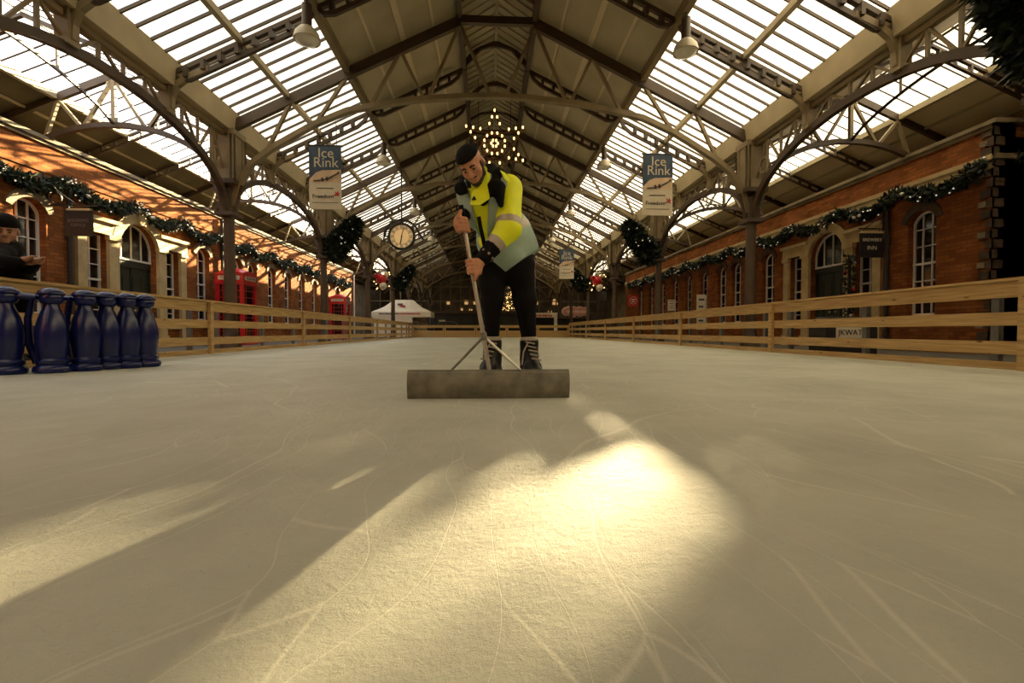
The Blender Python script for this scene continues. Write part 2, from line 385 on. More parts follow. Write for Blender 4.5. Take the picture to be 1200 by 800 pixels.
PATCH = None
def clear_here(xa, xb, ya, yb):
    """pane cells made part clear to shape the sun patch on the ice near the camera"""
    x, y = (xa + xb) / 2, (ya + yb) / 2; z = RZ(x) + .2
    t = z / SUN.z; fx, fy = x - SUN.x * t, y - SUN.y * t
    return CLEAR(fx, fy, x)
def CLEAR(fx, fy, x):
    return in_poly(fx, fy, [(-1.75, .95), (-.88, 1.3), (-.4, 1.5), (.1, 1.68), (.5, 1.75), (.72, 1.66), (.62, 1.3), (.36, 1.05), (-.16, .82), (-.37, .66), (-.6, .5), (-1.75, .45)]) or in_poly(fx, fy, [(-1.5, 1.66), (.4, 2.12), (.4, 2.28), (-1.5, 1.84)])
for s in (-1, 1):
    gl, bars = MB(), MB()
    rows = [(a, a - .395 if k < 3 else (a - .3925)) for k, a in enumerate([7.2, 6.805, 6.41, 6.015, 5.62, 5.2275, 4.835, 4.4425])]
    k = 0; y = YB
    n = int(round((YE - YB) / FR)) * 18; st = (YE - YB) / n
    for i in range(n):
        ya, yb = YB + i * st, YB + (i + 1) * st
        for xa, xb in rows:
            mi = 1 if ya > 33.5 else 0
            if s > 0 and clear_here(xa, xb, ya, yb): mi = 2
            gl.quad((s * xa, ya, RZ(xa) + .2), (s * xb, ya, RZ(xb) + .2), (s * xb, yb, RZ(xb) + .2), (s * xa, yb, RZ(xa) + .2), mi)
        if i % 3 == 0: bars.bar((s * CX, ya, RZ(CX) + .17), (s * BX, ya, RZ(BX) + .17), .035, .06, (s * SL, 0, 1))
    o = struct(gl.build('window_%d' % (1 if s < 0 else 2), ['frost', 'dirty', 'sun_patch'], fix=False), 'glazed slope on the %s side of the long roof' % SIDE[s])
    bars.build('glazing_bars', 'steel_dk', o)
    # aisle roof
    a = MB()
    xi = 8.9 if s < 0 else AX  # left boards stop short: added clear glass lets sun onto the left front
    a.prism([(s * CX, YB, AR(CX) + .1), (s * xi, YB, AR(xi) + .1), (s * xi, YB, AR(xi) + .18), (s * CX, YB, AR(CX) + .18)], (0, YE - YB, 0))
    a.prism([(s * 11.55, YB, AR(11.55) + .1), (s * 14.3, YB, AR(14.3) + .1), (s * 14.3, YB, AR(14.3) + .18), (s * 11.55, YB, AR(11.55) + .18)], (0, YE - YB, 0))
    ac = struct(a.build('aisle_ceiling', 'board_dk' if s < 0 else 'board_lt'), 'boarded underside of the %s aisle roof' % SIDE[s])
    for x, w, h, mm in ((11.55, .12, .16, 'cream'), (12.3, .06, .06, 'cream'), (13.0, .06, .06, 'cream'), (13.6, .06, .06, 'cream'), (AX, .04, .05, 'steel')):
        MB().bar((s * x, YB, AR(x) + .05), (s * x, YE, AR(x) + .05), w, h).build('purlin', mm, ac)
    gq, gb = MB(), MB()
    n2 = int((YE - YB) / .47)
    for i in range(n2):
        ya, yb = YB + (YE - YB) * i / n2, YB + (YE - YB) * (i + 1) / n2
        segs = [(AX, 11.55)] + ([(xi, AX)] if s < 0 else [])
        for xa, xb in segs:
            gq.quad((s * xa, ya, AR(xa) + .14), (s * xb, ya, AR(xb) + .14), (s * xb, yb, AR(xb) + .14), (s * xa, yb, AR(xa) + .14))
            gb.bar((s * xa, ya, AR(xa) + .13), (s * xb, ya, AR(xb) + .13), .034, .022)
    o = struct(gq.build('window_%d' % (3 if s < 0 else 4), 'clear' if s < 0 else 'frost', fix=False), 'glazed strip of the %s aisle roof' % SIDE[s])
    gb.build('glazing_bars', 'steel_dk', o)
    # valley gutter over the columns
    gu = MB()
    gu.prism([(s * 7.0, YB, 5.78), (s * 7.42, YB, 5.78), (s * 7.46, YB, 6.42), (s * 7.38, YB, 6.42), (s * 7.36, YB, 5.86), (s * 7.06, YB, 5.86), (s * 7.02, YB, 6.3), (s * 6.93, YB, 6.3)], (0, YE - YB, 0))
    struct(gu.build('trim_%d' % (1 if s < 0 else 2), 'cream'), 'deep cream valley gutter above the %s columns' % SIDE[s])
    # longitudinal purlins of the nave
    for x, w, h, nm, n_ in ((BX, .16, .24, 'steel', 3), (MX, .12, .14, 'cream', 5), (LX, .14, .2, 'steel_dk', 7)):
        struct(MB().bar((s * x, YB, RZ(x) + .02), (s * x, YE, RZ(x) + .02), w, h).build('trim_%d' % (n_ + (s > 0)), nm), '%s purlin of the %s roof slope' % ({3: 'brown boarding', 5: 'cream glazing', 7: 'dark ridge'}[n_], SIDE[s]))

# ---------------------------------------------------------------- brick fronts
WINS = [12.3, 19.35, 21.9, 23.3, 25.3, 27.3, 29.3, 31.4, 33.6, 36.0]
PC = 15.85          # centre of the stone portico
def arch_pts(y0, y1, zs, rise, n=14, drop=0.0):
    """points of a segmental / round arch from (y0, zs) over to (y1, zs)"""
    w = (y1 - y0) / 2; c = (y0 + y1) / 2
    if rise <= 1e-3: return [(y0, zs), (y1, zs)]
    rad = (w * w + rise * rise) / (2 * rise); zc = zs + rise - rad; a = math.asin(min(1, w / rad))
    if rise > w: a = math.pi - a
    return [(c + rad * math.sin(-a + 2 * a * i / n), zc + rad * math.cos(-a + 2 * a * i / n)) for i in range(n + 1)]

def front(s, y0, y1):
    ops = [(w - .42, w + .42, .95, 3.85, .30) for w in WINS if y0 + .5 < w < y1 - .5]
    ops += [(PC - .86, PC + .86, -.06, 4.0, .74), (PC - 2.0, PC - 1.24, .7, 3.4, 0), (PC + 1.24, PC + 2.0, .7, 3.4, 0)]
    ys = sorted({y0, y1} | {o[0] for o in ops} | {o[1] for o in ops}); zs = sorted({-.1, WZ} | {o[2] for o in ops} | {o[3] for o in ops})
    mb = MB(); X = s * WX; XB = s * (WX + .3)
    for i in range(len(ys) - 1):
        for j in range(len(zs) - 1):
            yc, zc = (ys[i] + ys[i + 1]) / 2, (zs[j] + zs[j + 1]) / 2
            if any(o[0] < yc < o[1] and o[2] < zc < o[3] for o in ops): continue
            mb.quad((X, ys[i], zs[j]), (X, ys[i + 1], zs[j]), (X, ys[i + 1], zs[j + 1]), (X, ys[i], zs[j + 1]))
    for a, b, z0, z1, rise in ops:
        sp = z1 - rise
        for yy in (a, b): mb.quad((X, yy, z0), (XB, yy, z0), (XB, yy, sp), (X, yy, sp))
        mb.quad((X, a, z0), (X, b, z0), (XB, b, z0), (XB, a, z0))
        P = arch_pts(a, b, sp, rise)
        for i in range(len(P) - 1):
            mb.quad((X, *P[i]), (X, *P[i + 1]), (XB, *P[i + 1]), (XB, *P[i]))
            if rise: mb.quad((X, *P[i]), (X, *P[i + 1]), (X, P[i + 1][0], z1), (X, P[i][0], z1))
    # solid body behind, parapet top and ends
    mb.bb(s * (WX + .5), s * 14.2, y0, y1, -.1, WZ - .3)
    mb.quad((X, y0, WZ), (X, y1, WZ), (s * (WX + .5), y1, WZ), (s * (WX + .5), y0, WZ))
    mb.quad((s * (WX + .5), y0, WZ), (s * (WX + .5), y1, WZ), (s * (WX + .5), y1, WZ - .5), (s * (WX + .5), y0, WZ - .5))
    for yy in (y0, y1): mb.quad((X, yy, -.1), (s * (WX + .55), yy, -.1), (s * (WX + .55), yy, WZ), (X, yy, WZ))
    w = struct(mb.build('wall_%s' % SIDE[s], 'brick', fix=False), 'red brick station front along the %s side' % SIDE[s])
    # coping, frieze line and string course
    k = MB(); k.bb(s * (WX - .10), s * (WX + .55), y0 - .05, y1, WZ, WZ + .1); k.bb(s * (WX - .05), s * WX, y0, y1, WZ - .09, WZ)
    k.build('coping', 'stone_dark', w)
    k = MB(); k.bb(s * (WX - .06), s * WX, y0, y1, 4.62, 4.74); k.bb(s * (WX - .03), s * WX, y0, y1, 4.4, 4.62); k.build('string_course', 'stone' if s > 0 else 'brick', w)
    for i in range(int((y1 - y0) / 2.37)):          # buttress strips between windows
        pass
    return w
WALL = {-1: front(-1, 3.0, 40.0), 1: front(1, 10.5, 40.0)}
# corner quoins on the right-hand building
q = MB()
for i in range(22):
    z = .05 + i * .245; L = .26 if i % 2 else .12
    q.bb(WX - .03, WX + .02, 10.47, 10.5 + L, z, z + .2); q.bb(WX - .03, WX + (.12 if i % 2 else .26), 10.47, 10.52, z, z + .2)
q.build('quoin', 'brick_dk', WALL[1])
q = MB()
for i in range(2, 21, 3): q.bb(WX - .035, WX + .02, 10.62, 10.80, .08 + i * .245, .22 + i * .245)
q.build('pale_quoin', 'stone_dark', WALL[1])
# the near end of the right-hand building, facing the camera
e = MB(); e.bb(WX, 20, 10.5, 10.8, -.1, WZ)
we = struct(e.build('wall_near', 'brick'), 'shaded brick end of the right-hand building')
e = MB(); e.bb(WX - .1, 20, 10.38, 10.9, WZ, WZ + .1); e.bb(WX, 20, 10.44, 10.5, 4.62, 4.74); e.build('coping', 'stone_dark', we)
# outer walls that close the aisles, and the wall behind the camera
for s in (-1, 1):
    struct(MB().bb(s * 14.2, s * 14.4, YB if s < 0 else 10.6, YE, -.1, 5.75).build('wall_outer_%s' % SIDE[s], 'brown'))
struct(MB().bb(20, 20.2, YB, 10.8, -.1, 6.2).build('wall_side', 'brown'))
struct(MB().bb(14.2, 20.2, YB, 10.8, 5.6, 5.75).build('side_ceiling', 'dirty'))  # unseen roof, its dim glass chosen to let some light onto the end wall
struct(MB().bb(-14.4, 20.2, YB - .25, YB, -.1, 10.2).build('wall_back', 'brick'))

# ---------------------------------------------------------------- windows and doors of the fronts
def sash(s, yc, w, z0, z1, rise, cols, rows, n, label, sill=True, deep=.2, doorlike=False):
    X = s * (WX + deep); o = (X, yc, z0); t = .045
    H, hw = z1 - z0, w / 2; sp = H - rise
    P = arch_pts(-hw + t / 2, hw - t / 2, sp - t / 2, max(0, rise - .0), 12)
    f = MB()
    f.path([(0, -hw + t / 2, 0)] + [(0, a, b) for a, b in P] + [(0, hw - t / 2, 0)], .06, t * 1.3, (1, 0, 0))
    f.bar((0, -hw, t / 2), (0, hw, t / 2), .07, t * 1.4)
    def top(y):
        for (a, b), (c, d) in zip(P, P[1:]):
            if a <= y <= c: return b + (d - b) * (y - a) / max(1e-6, c - a)
        return sp
    for i in range(1, cols):
        y = -hw + w * i / cols; f.bar((0, y, 0), (0, y, top(y)), .04, .03, (0, 1, 0))
    for j in range(1, rows):
        z = H * j / rows; th = .06 if (j * 2 == rows and not doorlike) else .028
        if z > sp + .05: continue
        f.bar((0, -hw, z), (0, hw, z), .04 if th < .05 else .08, th)
    fr = struct(f.build('window_%d' % n, 'white', None, o), label)
    g = MB(); poly = [(s * .02, -hw, 0), (s * .02, hw, 0)] + [(s * .02, a, b) for a, b in reversed(P)]
    g.prism(poly, (s * .015, 0, 0)); g.build('pane', 'glassdk', fr)
    bk = MB(); bk.bb(s * .05, s * .07, -hw - .05, hw + .05, -.05, H + .05); bk.build('dark_interior', 'black', fr)  # black sheet stands in for the shade of the room behind
    if sill:
        MB().bb(-s * .32, s * .02, -hw - .08, hw + .08, -.12, -.005).build('sill', 'stone', fr)
    return fr
NW = 10
for s in (-1, 1):
    for i, y in enumerate(WINS):
        if s > 0 and y < 11: continue
        lab = 'white arched sash window in the %s brick front, %s from the camera' % (SIDE[s], ORD[i])
        fr = sash(s, y, .84, .95, 3.85, .30, 3 if i == 0 else 2, 6, NW, lab); NW += 1
        # brick-and-stone hood over the arch
        P = arch_pts(-.46, .46, 2.6, .32, 10); Q = arch_pts(-.62, .62, 2.66, .50, 10)
        hd = MB()
        for k in range(10):
            hd.prism([(0, *P[k]), (0, *P[k + 1]), (0, *Q[k + 1]), (0, *Q[k])], (-s * .24, 0, 0), 0)
        hd.build('hood', 'stone_dark' if s < 0 else 'brick_dk', fr, (-s * .0, 0, 0))
    # portico
    X = s * WX; st = MB()
    for a, b in ((-2.32, -2.02), (-1.24, -.86), (.86, 1.24), (2.02, 2.32)):
        st.bb(X, X - s * .10, PC + a, PC + b, -.06, 3.4); st.bb(X, X - s * .15, PC + a - .04, PC + b + .04, 3.26, 3.4); st.bb(X, X - s * .14, PC + a - .03, PC + b + .03, -.06, .35)
    for a, b in ((-2.36, -.9), (.9, 2.36)):
        st.bb(X, X - s * .12, PC + a, PC + b, 3.4, 3.75); st.bb(X, X - s * .2, PC + a - .04, PC + b + (.04 if b > 1 else 0), 3.75, 3.86)
    P = arch_pts(PC - .86, PC + .86, 3.26, .74, 12); Q = arch_pts(PC - 1.14, PC + 1.14, 3.4, .92, 12)
    for k in range(12): st.prism([(X, *P[k]), (X, *P[k + 1]), (X, *Q[k + 1]), (X, *Q[k])], (-s * .13, 0, 0))
    st.prism([(X, PC - .13, 3.97), (X, PC + .13, 3.97), (X, PC + .19, 4.45), (X, PC - .19, 4.45)], (-s * .22, 0, 0))
    struct(st.build('trim_%d' % (9 + (s > 0)), 'stone'), 'cream stone portico round the %s doorway' % SIDE[s])
    for a, nm in ((-1.62, 'near'), (1.62, 'far')):
        sash(s, PC + a, .76, .7, 3.4, 0, 2, 6, NW, 'white sash sidelight %s the %s arched doorway' % ('before' if a < 0 else 'beyond', SIDE[s])); NW += 1
    fl = sash(s, PC, 1.72, 2.82, 4.0, .74, 4, 2, NW, 'white fanlight over the %s double door' % SIDE[s], False, doorlike=True); NW += 1
    d = MB(); d.bb(s * .0, s * .1, -.86, .86, 2.66, 2.88)
    for yy in (-.83, .83): d.bb(0, s * .1, yy - .04, yy + .04, 0, 2.7)
    do = struct(d.build('door_%d' % (1 if s < 0 else 2), 'doorpaint', None, (s * (WX + .2), PC, -.06)), 'dark panelled double door in the %s portico' % SIDE[s])
    for yy in (-.4, .4):
        lf = MB(); lf.bb(s * .04, s * .08, yy - .38, yy + .38, 0, 2.66)
        for z in (.25, 1.0, 1.75):
            for q_ in (-.19, .19): lf.bb(s * .02, s * .05, yy + q_ - .13, yy + q_ + .13, z, z + .62)
        lo = lf.build('leaf', 'doorpaint', do)
        MB().ball((-s * .0, yy * .35, 1.25), .035).build('knob', 'gold', lo)
# downpipes
k = 11
for s, y, z1, mm in ((-1, 13.3, 4.4, 'black'), (1, 13.3, 4.4, 'black'), (-1, 20.55, 5.3, 'black'), (1, 20.55, 5.3, 'black'), (-1, 40.15, 5.3, 'white')):
    p = MB(); x = s * (WX - .09); p.tube([(x, y, 0), (x, y, z1)], .055, 8)
    for z in (.5, 1.8, 3.1, z1 - .1): p.lathe([(.075, -.05), (.075, .05)], (x, y, z), 8)
    struct(p.build('trim_%d' % k, mm), '%s rainwater pipe on the %s brick front' % ('pale' if mm == 'white' else 'black', SIDE[s])); k += 1

# ---------------------------------------------------------------- far end screen and the arcade beyond
fs = MB()
for i in range(25):
    x = -14.2 + 28.4 * i / 24; top = max(5.8, min(9.2, RZ(abs(x)))) if abs(x) < CX else AR(x)
    fs.bb(x - .05, x + .05, YE - .06, YE + .06, 0, top)
for z in (2.65, 4.1, 5.8): fs.bb(-14.2, 14.2, YE - .08, YE + .08, z - .06, z + .06)
sc_ = struct(fs.build('wall_far', 'steel'), 'tall glazed screen at the far end')
pg = MB(); pg.quad((-14.2, YE, 2.6), (14.2, YE, 2.6), (14.2, YE, 5.8), (-14.2, YE, 5.8)); pg.build('pane', 'screen', sc_, fix=False)
ga = MB(); ga.prism([(-CX, YE, 5.8), (CX, YE, 5.8), (LX, YE, RZ(LX) + .2), (1.0, YE, 9.6), (0, YE, 10.05), (-1.0, YE, 9.6), (-LX, YE, RZ(LX) + .2)], (0, .15, 0))
for s in (-1, 1): ga.prism([(s * CX, YE, 5.8), (s * 14.3, YE, 5.3), (s * AX, YE, AZ + .15), (s * CX, YE, AR(CX) + .15)], (0, .15, 0))
ga.build('gable', 'board_dk', sc_)
for s in (-1, 1):
    lv = MB()
    for j in range(4): lv.bb(s * 1.0 - .8, s * 1.0 + .5, YE - .1, YE - .03, 6.0 + j * .22, 6.1 + j * .22)
    lv.build('louvre', 'cream', sc_)
ar = MB(); ar.bb(-14.4, 14.4, YE + 13.8, YE + 14, -.1, 8); ar.bb(-14.4, -14.2, YE, YE + 14, -.1, 8); ar.bb(14.2, 14.4, YE, YE + 14, -.1, 8); ar.bb(-14.4, 14.4, YE, YE + 14, 7.6, 7.9)
arc = struct(ar.build('wall_arcade', 'brown'), 'dim arcade beyond the far glazed screen')
rnd = random.Random(5)
for i in range(40):
    x = -13 + i * .66; w = rnd.uniform(.35, .85); z = rnd.choice((2.9, 3.0, 3.1, 4.5)); h = rnd.uniform(.3, .95)
    MB().bb(x, x + w, YE + 13.6, YE + 13.8, z, z + h).build('lit_window', 'warmwin' if rnd.random() < .6 else 'brown', arc)
# ================================================================== IRONWORK
TR = [Y0 + BAY * k for k in range(-1, 8)]
def nave_truss():
    t = thing('roof_truss', '', 'truss', (0, 0, 0), 0, 'main roof trusses across the rink')
    for s in (-1, 1):
        MB().bar((s * (CX - .1), 0, RZ(CX - .1) - .1), (s * LX, 0, RZ(LX) - .1), .14, .26, (s * SL, 0, 1)).build('rafter', 'steel_dk', t)
        lows = [1.95, 3.5, 4.93, 6.25]
        for a, b in ((1.03, .2), (1.03, 1.9), (2.62, 2.0), (2.62, 3.45), (4.05, 4.9), (5.55, 4.98), (5.55, 6.2)):
            MB().bar((s * a, 0, RZ(a) - .16), (s * b, 0, TZ(b)), .075, .1, (0, 1, 0)).build('strut', 'steel', t)
        MB().path([(s * LX, 0, RZ(LX)), (s * LX, 0, 9.5), (s * .55, 0, 9.78), (0, 0, 9.84)], .08, .1, (0, 1, 0)).build('ridge_bracket', 'steel_dk', t)
    P = [(x, 0, TZ(x)) for x in [-7.08, -6.95, -6.6, -6.1, -5.5, -4.95, -4.05, -3.2, -2.4, -1.6, -.8, 0, .8, 1.6, 2.4, 3.2, 4.05, 4.95, 5.5, 6.1, 6.6, 6.95, 7.08]]
    MB().path(P, .13, .17, (0, 1, 0)).build('arched_tie', 'steel', t)
    MB().bar((-LX - .1, 0, RZ(LX) - .05), (LX + .1, 0, RZ(LX) - .05), .14, .2).build('collar', 'steel_dk', t)
    return t
def TZ(x):
    return float(np.interp(abs(x), [0, 1, 2.5, 4.05, 4.95, 5.5, 6.1, 6.6, 6.95, 7.08], [6.95, 6.91, 6.76, 6.45, 6.06, 5.74, 5.38, 4.98, 4.4, 3.85]))
tr = nave_truss()
for i, y in enumerate(TR[1:]):
    o = tr if i == 0 else dup(tr, (0, y, 0))
    o.location = (0, y, 0); o['label'] = 'arched iron roof truss spanning the rink, %s from the camera' % ORD[i]

def rafter():
    t = thing('lattice_rafter', '', 'rafter', (0, 0, 0), 0, 'pierced rafters between the main trusses')
    for s in (-1, 1):
        u = (s * SL, 0, 1)
        MB().bar((s * (CX - .1), 0, RZ(CX - .1) - .03), (s * LX, 0, RZ(LX) - .03), .1, .095, u).build('top_chord', 'steel_dk', t)
        for a, b, mm in ((CX - .15, BX + .05, 'steel_dk'), (BX - .08, LX + .08, 'steel_dk')):
            d = .27; N = [(a, 0), (a - .12, -.18), (a - .34, -d), (b + .34, -d), (b + .12, -.18), (b, 0)]
            w = MB().path([(s * x, 0, RZ(x) - .03 + z) for x, z in N], .1, .085, (0, 1, 0)); x = a - .3
            while x > b + .25:
                w.bar((s * x, 0, RZ(x) - .05), (s * x, 0, RZ(x) - .27), .08, .21, (0, 1, 0)); x -= .36
            w.build('pierced_web', mm, t)
        # curved bracket down to the arch girder at the gutter
        B = MB(); B.path([(s * 7.12, 0, 5.3), (s * 7.1, 0, 5.55), (s * 6.98, 0, 5.8), (s * 6.75, 0, RZ(6.75) - .24), (s * 6.3, 0, RZ(6.3) - .27)], .12, .1, (0, 1, 0))
        B.bb(s * 7.08, s * 7.3, -.11, .11, 5.2, 5.95)
        B.prism([(s * 7.14, -.03, 5.3), (s * 7.1, -.03, 5.55), (s * 6.98, -.03, 5.8), (s * 6.75, -.03, 5.98), (s * 6.75, -.03, 6.1), (s * 7.2, -.03, 5.95)], (0, .06, 0))
        B.build('bracket', 'steel', t)
    MB().path([(1.0 * math.sin(a), 0, 8.98 + .78 * math.cos(a)) for a in [R(-95 + 190 * i / 14) for i in range(15)]], .1, .09, (0, 1, 0)).build('ridge_arch', 'steel_dk', t)
    MB().path([(s_, 0, z_) for s_, z_ in ((-LX, RZ(LX) + .05), (-.5, 9.66), (0, 9.86), (.5, 9.66), (LX, RZ(LX) + .05))], .09, .1, (0, 1, 0)).build('ridge_rafter', 'steel_dk', t)
    return t
rf = rafter(); i = 0
for k in range(-1, 7):
    for j in (1, 2):
        y = Y0 + BAY * k + FR * j
        if y < 1: continue
        o = rf if i == 0 else dup(rf, (0, y, 0))
        o.location = (0, y, 0); o['label'] = 'pierced iron rafter with rounded brackets, %s of its kind from the camera' % ORD[i]; i += 1

# columns with riveted box heads
def column(s):
    t = thing('iron_column', '', 'column', (0, 0, 0), 0, 'iron columns on the %s side' % SIDE[s], 'thing')
    sh = MB(); sh.lathe([(.26, -.06), (.26, .25), (.2, .32), (.17, .5), (.145, 1.0), (.13, 3.5), (.2, 3.58), (.2, 3.66), (.15, 3.7), (.15, 4.3)], (0, 0, 0), 12)
    sh.build('shaft', 'steel_dk', t)
    c = MB(); c.bb(-.30, .30, -.32, .32, 4.38, 4.5); c.bb(-.24, .24, -.26, .26, 3.56, 3.66)
    for dx, dy in ((1, 0), (-1, 0), (0, 1), (0, -1)):
        c.path([(dx * .15, dy * .15, 3.6), (dx * .2, dy * .2, 4.0), (dx * .34, dy * .34, 4.4)], .12, .08, (-dy, dx, 0))
    c.build('capital', 'steel_dk', t)
    b = MB(); b.bb(-.17, .17, -.28, .28, 4.5, 5.8); b.bb(-.28, .28, -.17, .17, 4.5, 5.8)
    for x in (-.28, -.17, .17, .28):
        for y in (-.285, .285): b.bb(x - .025, x + .025, y - .02, y + .02, 4.5, 5.8)
    for y in (-.28, -.17, .17, .28):
        for x in (-.285, .285): b.bb(x - .02, x + .02, y - .025, y + .025, 4.5, 5.8)
    for z in range(9):
        for x in (-.23, .23):
            for y in (-.175, .175): b.bb(x - .02, x + .02, y - .015 if y > 0 else y - .02, y + .015, 4.6 + z * .14, 4.63 + z * .14)
    b.bb(-.31, .31, -.31, .31, 5.66, 5.8)
    b.build('box_head', 'steel', t)
    return t
for s in (-1, 1):
    c0 = column(s)
    for i, y in enumerate(TR[1:]):
        o = c0 if i == 0 else dup(c0, (0, 0, 0))
        o.location = (s * CX, y, 0); o['label'] = 'iron column with riveted box head, %s side of the rink, %s from the camera' % (SIDE[s], ORD[i])

# arch girders running from column to column
def girder(s):
    t = thing('arch_girder', '', 'girder', (0, 0, 0), 0, 'arched girders between the %s columns' % SIDE[s])
    h = BAY / 2 - .18
    AZ_ = lambda y: 3.75 + 1.52 * math.sqrt(max(0, 1 - (y / h) ** 2))
    ys = [-h + .002, -h * .985, -h * .95] + [h * (-.9 + 1.8 * i / 22) for i in range(23)] + [h * .95, h * .985, h - .002]
    MB().path([(0, y, AZ_(y)) for y in ys], .16, .13, (1, 0, 0)).build('arch_rib', 'steel_dk', t)
    MB().bar((0, -h, 5.68), (0, h, 5.68), .12, .1).build('top_chord', 'steel', t)
    n = 12
    for k in range(1, n):
        y = -h + 2 * h * k / n
        if AZ_(y) < 5.5: MB().bar((0, y, AZ_(y)), (0, y, 5.68), .05, .06, (0, 1, 0)).build('post', 'steel', t)
    for k in range(n):
        y0, y1 = -h + 2 * h * k / n, -h + 2 * h * (k + 1) / n
        if k % 2: y0, y1 = y1, y0
        za, zb = AZ_(y0), 5.66
        if k in (0, n - 1): za = max(za, 4.6)
        MB().bar((0, y0, za), (0, y1, zb), .045, .055, (1, 0, 0)).build('brace', 'steel', t)
    # ring ornament in the two haunches
    for e in (-1, 1):
        o = MB(); o.path([(0, e * (h - .42) + .2 * math.cos(a), 5.0 + .2 * math.sin(a)) for a in [2 * math.pi * q / 14 for q in range(14)]], .05, .045, (1, 0, 0), closed=True)
        o.build('ring', 'steel', t)
    return t
for s in (-1, 1):
    g0 = girder(s)
    for i, y in enumerate(TR[:-1]):
        o = g0 if i == 0 else dup(g0, (0, 0, 0))
        o.location = (s * CX, y + BAY / 2, 0); o['label'] = 'arched lattice girder between the %s columns, %s from the camera' % (SIDE[s], ORD[i])

# aisle trusses from the columns out over the brick fronts
def aisle(s):
    t = thing('aisle_truss', '', 'truss', (0, 0, 0), 0, 'arched trusses over the %s aisle' % SIDE[s])
    hw = 2.85
    def az(x): return 3.95 + 1.98 * math.sqrt(max(0, 1 - ((x - AX) / (hw + .02)) ** 2))
    xs = [AX - hw, AX - hw * .98, AX - hw * .93, AX - hw * .85] + [AX + hw * (-.75 + 1.6 * k / 16) for k in range(17)]
    MB().path([(s * x, 0, az(x)) for x in xs], .13, .12, (0, 1, 0)).build('arch_rib', 'steel_dk', t)
    MB().bar((s * CX, 0, AR(CX)), (s * AX, 0, AR(AX)), .1, .16).build('rafter', 'steel_dk', t)
    MB().bar((s * AX, 0, AR(AX)), (s * 14.1, 0, AR(14.1)), .1, .16).build('rafter', 'steel_dk', t)
    MB().bar((s * AX, 0, az(AX)), (s * AX, 0, AR(AX)), .10, .10, (0, 1, 0)).build('king_post', 'steel', t)
    for a, b in ((AX, AX + .78), (AX, AX - .8), (11.5, AX + .82), (11.5, 11.85), (8.75, AX - .85), (8.75, 8.2)):
        MB().bar((s * a, 0, AR(a) - .06), (s * b, 0, az(b) if b < 12.5 else 5.4), .07, .08, (0, 1, 0)).build('strut', 'steel', t)
    MB().prism([(s * (AX - .18), -.04, AR(AX) - .22), (s * (AX + .18), -.04, AR(AX) - .22), (s * (AX + .1), -.04, AR(AX) + .05), (s * (AX - .1), -.04, AR(AX) + .05)], (0, .08, 0)).build('gusset', 'cream', t)
    return t
for s in (-1, 1):
    a0 = aisle(s)
    for i, y in enumerate(TR[1:]):
        o = a0 if i == 0 else dup(a0, (0, 0, 0))
        o.location = (0, y, 0); o['label'] = 'arched iron truss over the %s aisle above the brick front, %s from the camera' % (SIDE[s], ORD[i])
    # light pierced rafters of the aisle roof between them
    b0 = thing('aisle_rafter', '', 'rafter', (0, 0, 0), 0, 'slim rafters of the %s aisle roof' % SIDE[s])
    MB().bar((s * CX, 0, AR(CX)), (s * AX, 0, AZ), .08, .09).build('upper_slope', 'steel_dk', b0)
    lo = MB(); lo.bar((s * AX, 0, AZ), (s * 14.1, 0, AR(14.1)), .08, .06); lo.bar((s * AX, 0, AZ - .2), (s * 13.6, 0, AR(13.6) - .2), .08, .05)
    for k in range(9): x = s * (AX + .2 + k * .4); lo.bar((x, 0, AR(x)), (x, 0, AR(x) - .2), .05, .1, (0, 1, 0))
    lo.build('lower_slope', 'steel_dk', b0)
    i = 0
    for k in range(0, 7):
        for j in (1, 2):
            o = b0 if i == 0 else dup(b0, (0, 0, 0))
            o.location = (0, Y0 + BAY * k + FR * j, 0); o['label'] = 'slim pierced rafter under the %s aisle roof, %s from the camera' % (SIDE[s], ORD[i]); i += 1
    # shallow ridge braces between the aisle trusses
    r0 = thing('ridge_brace', '', 'brace', (0, 0, 0), 0, 'shallow arched braces under the %s aisle ridge' % SIDE[s])
    h = BAY / 2
    br = lambda y: 5.93 + .72 * (1 - (y / h) ** 2) ** .75 if abs(y) < h else 5.93
    MB().path([(0, h * (-1 + 2 * k / 16), br(h * (-1 + 2 * k / 16))) for k in range(17)], .055, .06, (1, 0, 0)).build('arch_bar', 'steel_dk', r0)
    for k in (-.55, .55): MB().bar((0, h * k, br(h * k)), (0, h * k, AZ), .045, .045, (0, 1, 0)).build('hanger', 'steel', r0)
    for i, y in enumerate(TR[:-1]):
        o = r0 if i == 0 else dup(r0, (0, 0, 0))
        o.location = (s * AX, y + h, 0); o['label'] = 'shallow arched iron brace under the %s aisle ridge, %s from the camera' % (SIDE[s], ORD[i])
# ================================================================== THINGS ROUND THE RINK
def ground(px, py):
    d = CROT @ Vector(((px - 600) / FPX, (400 - py) / FPX, -1))
    return CAM + d * (-CAM.z / d.z)

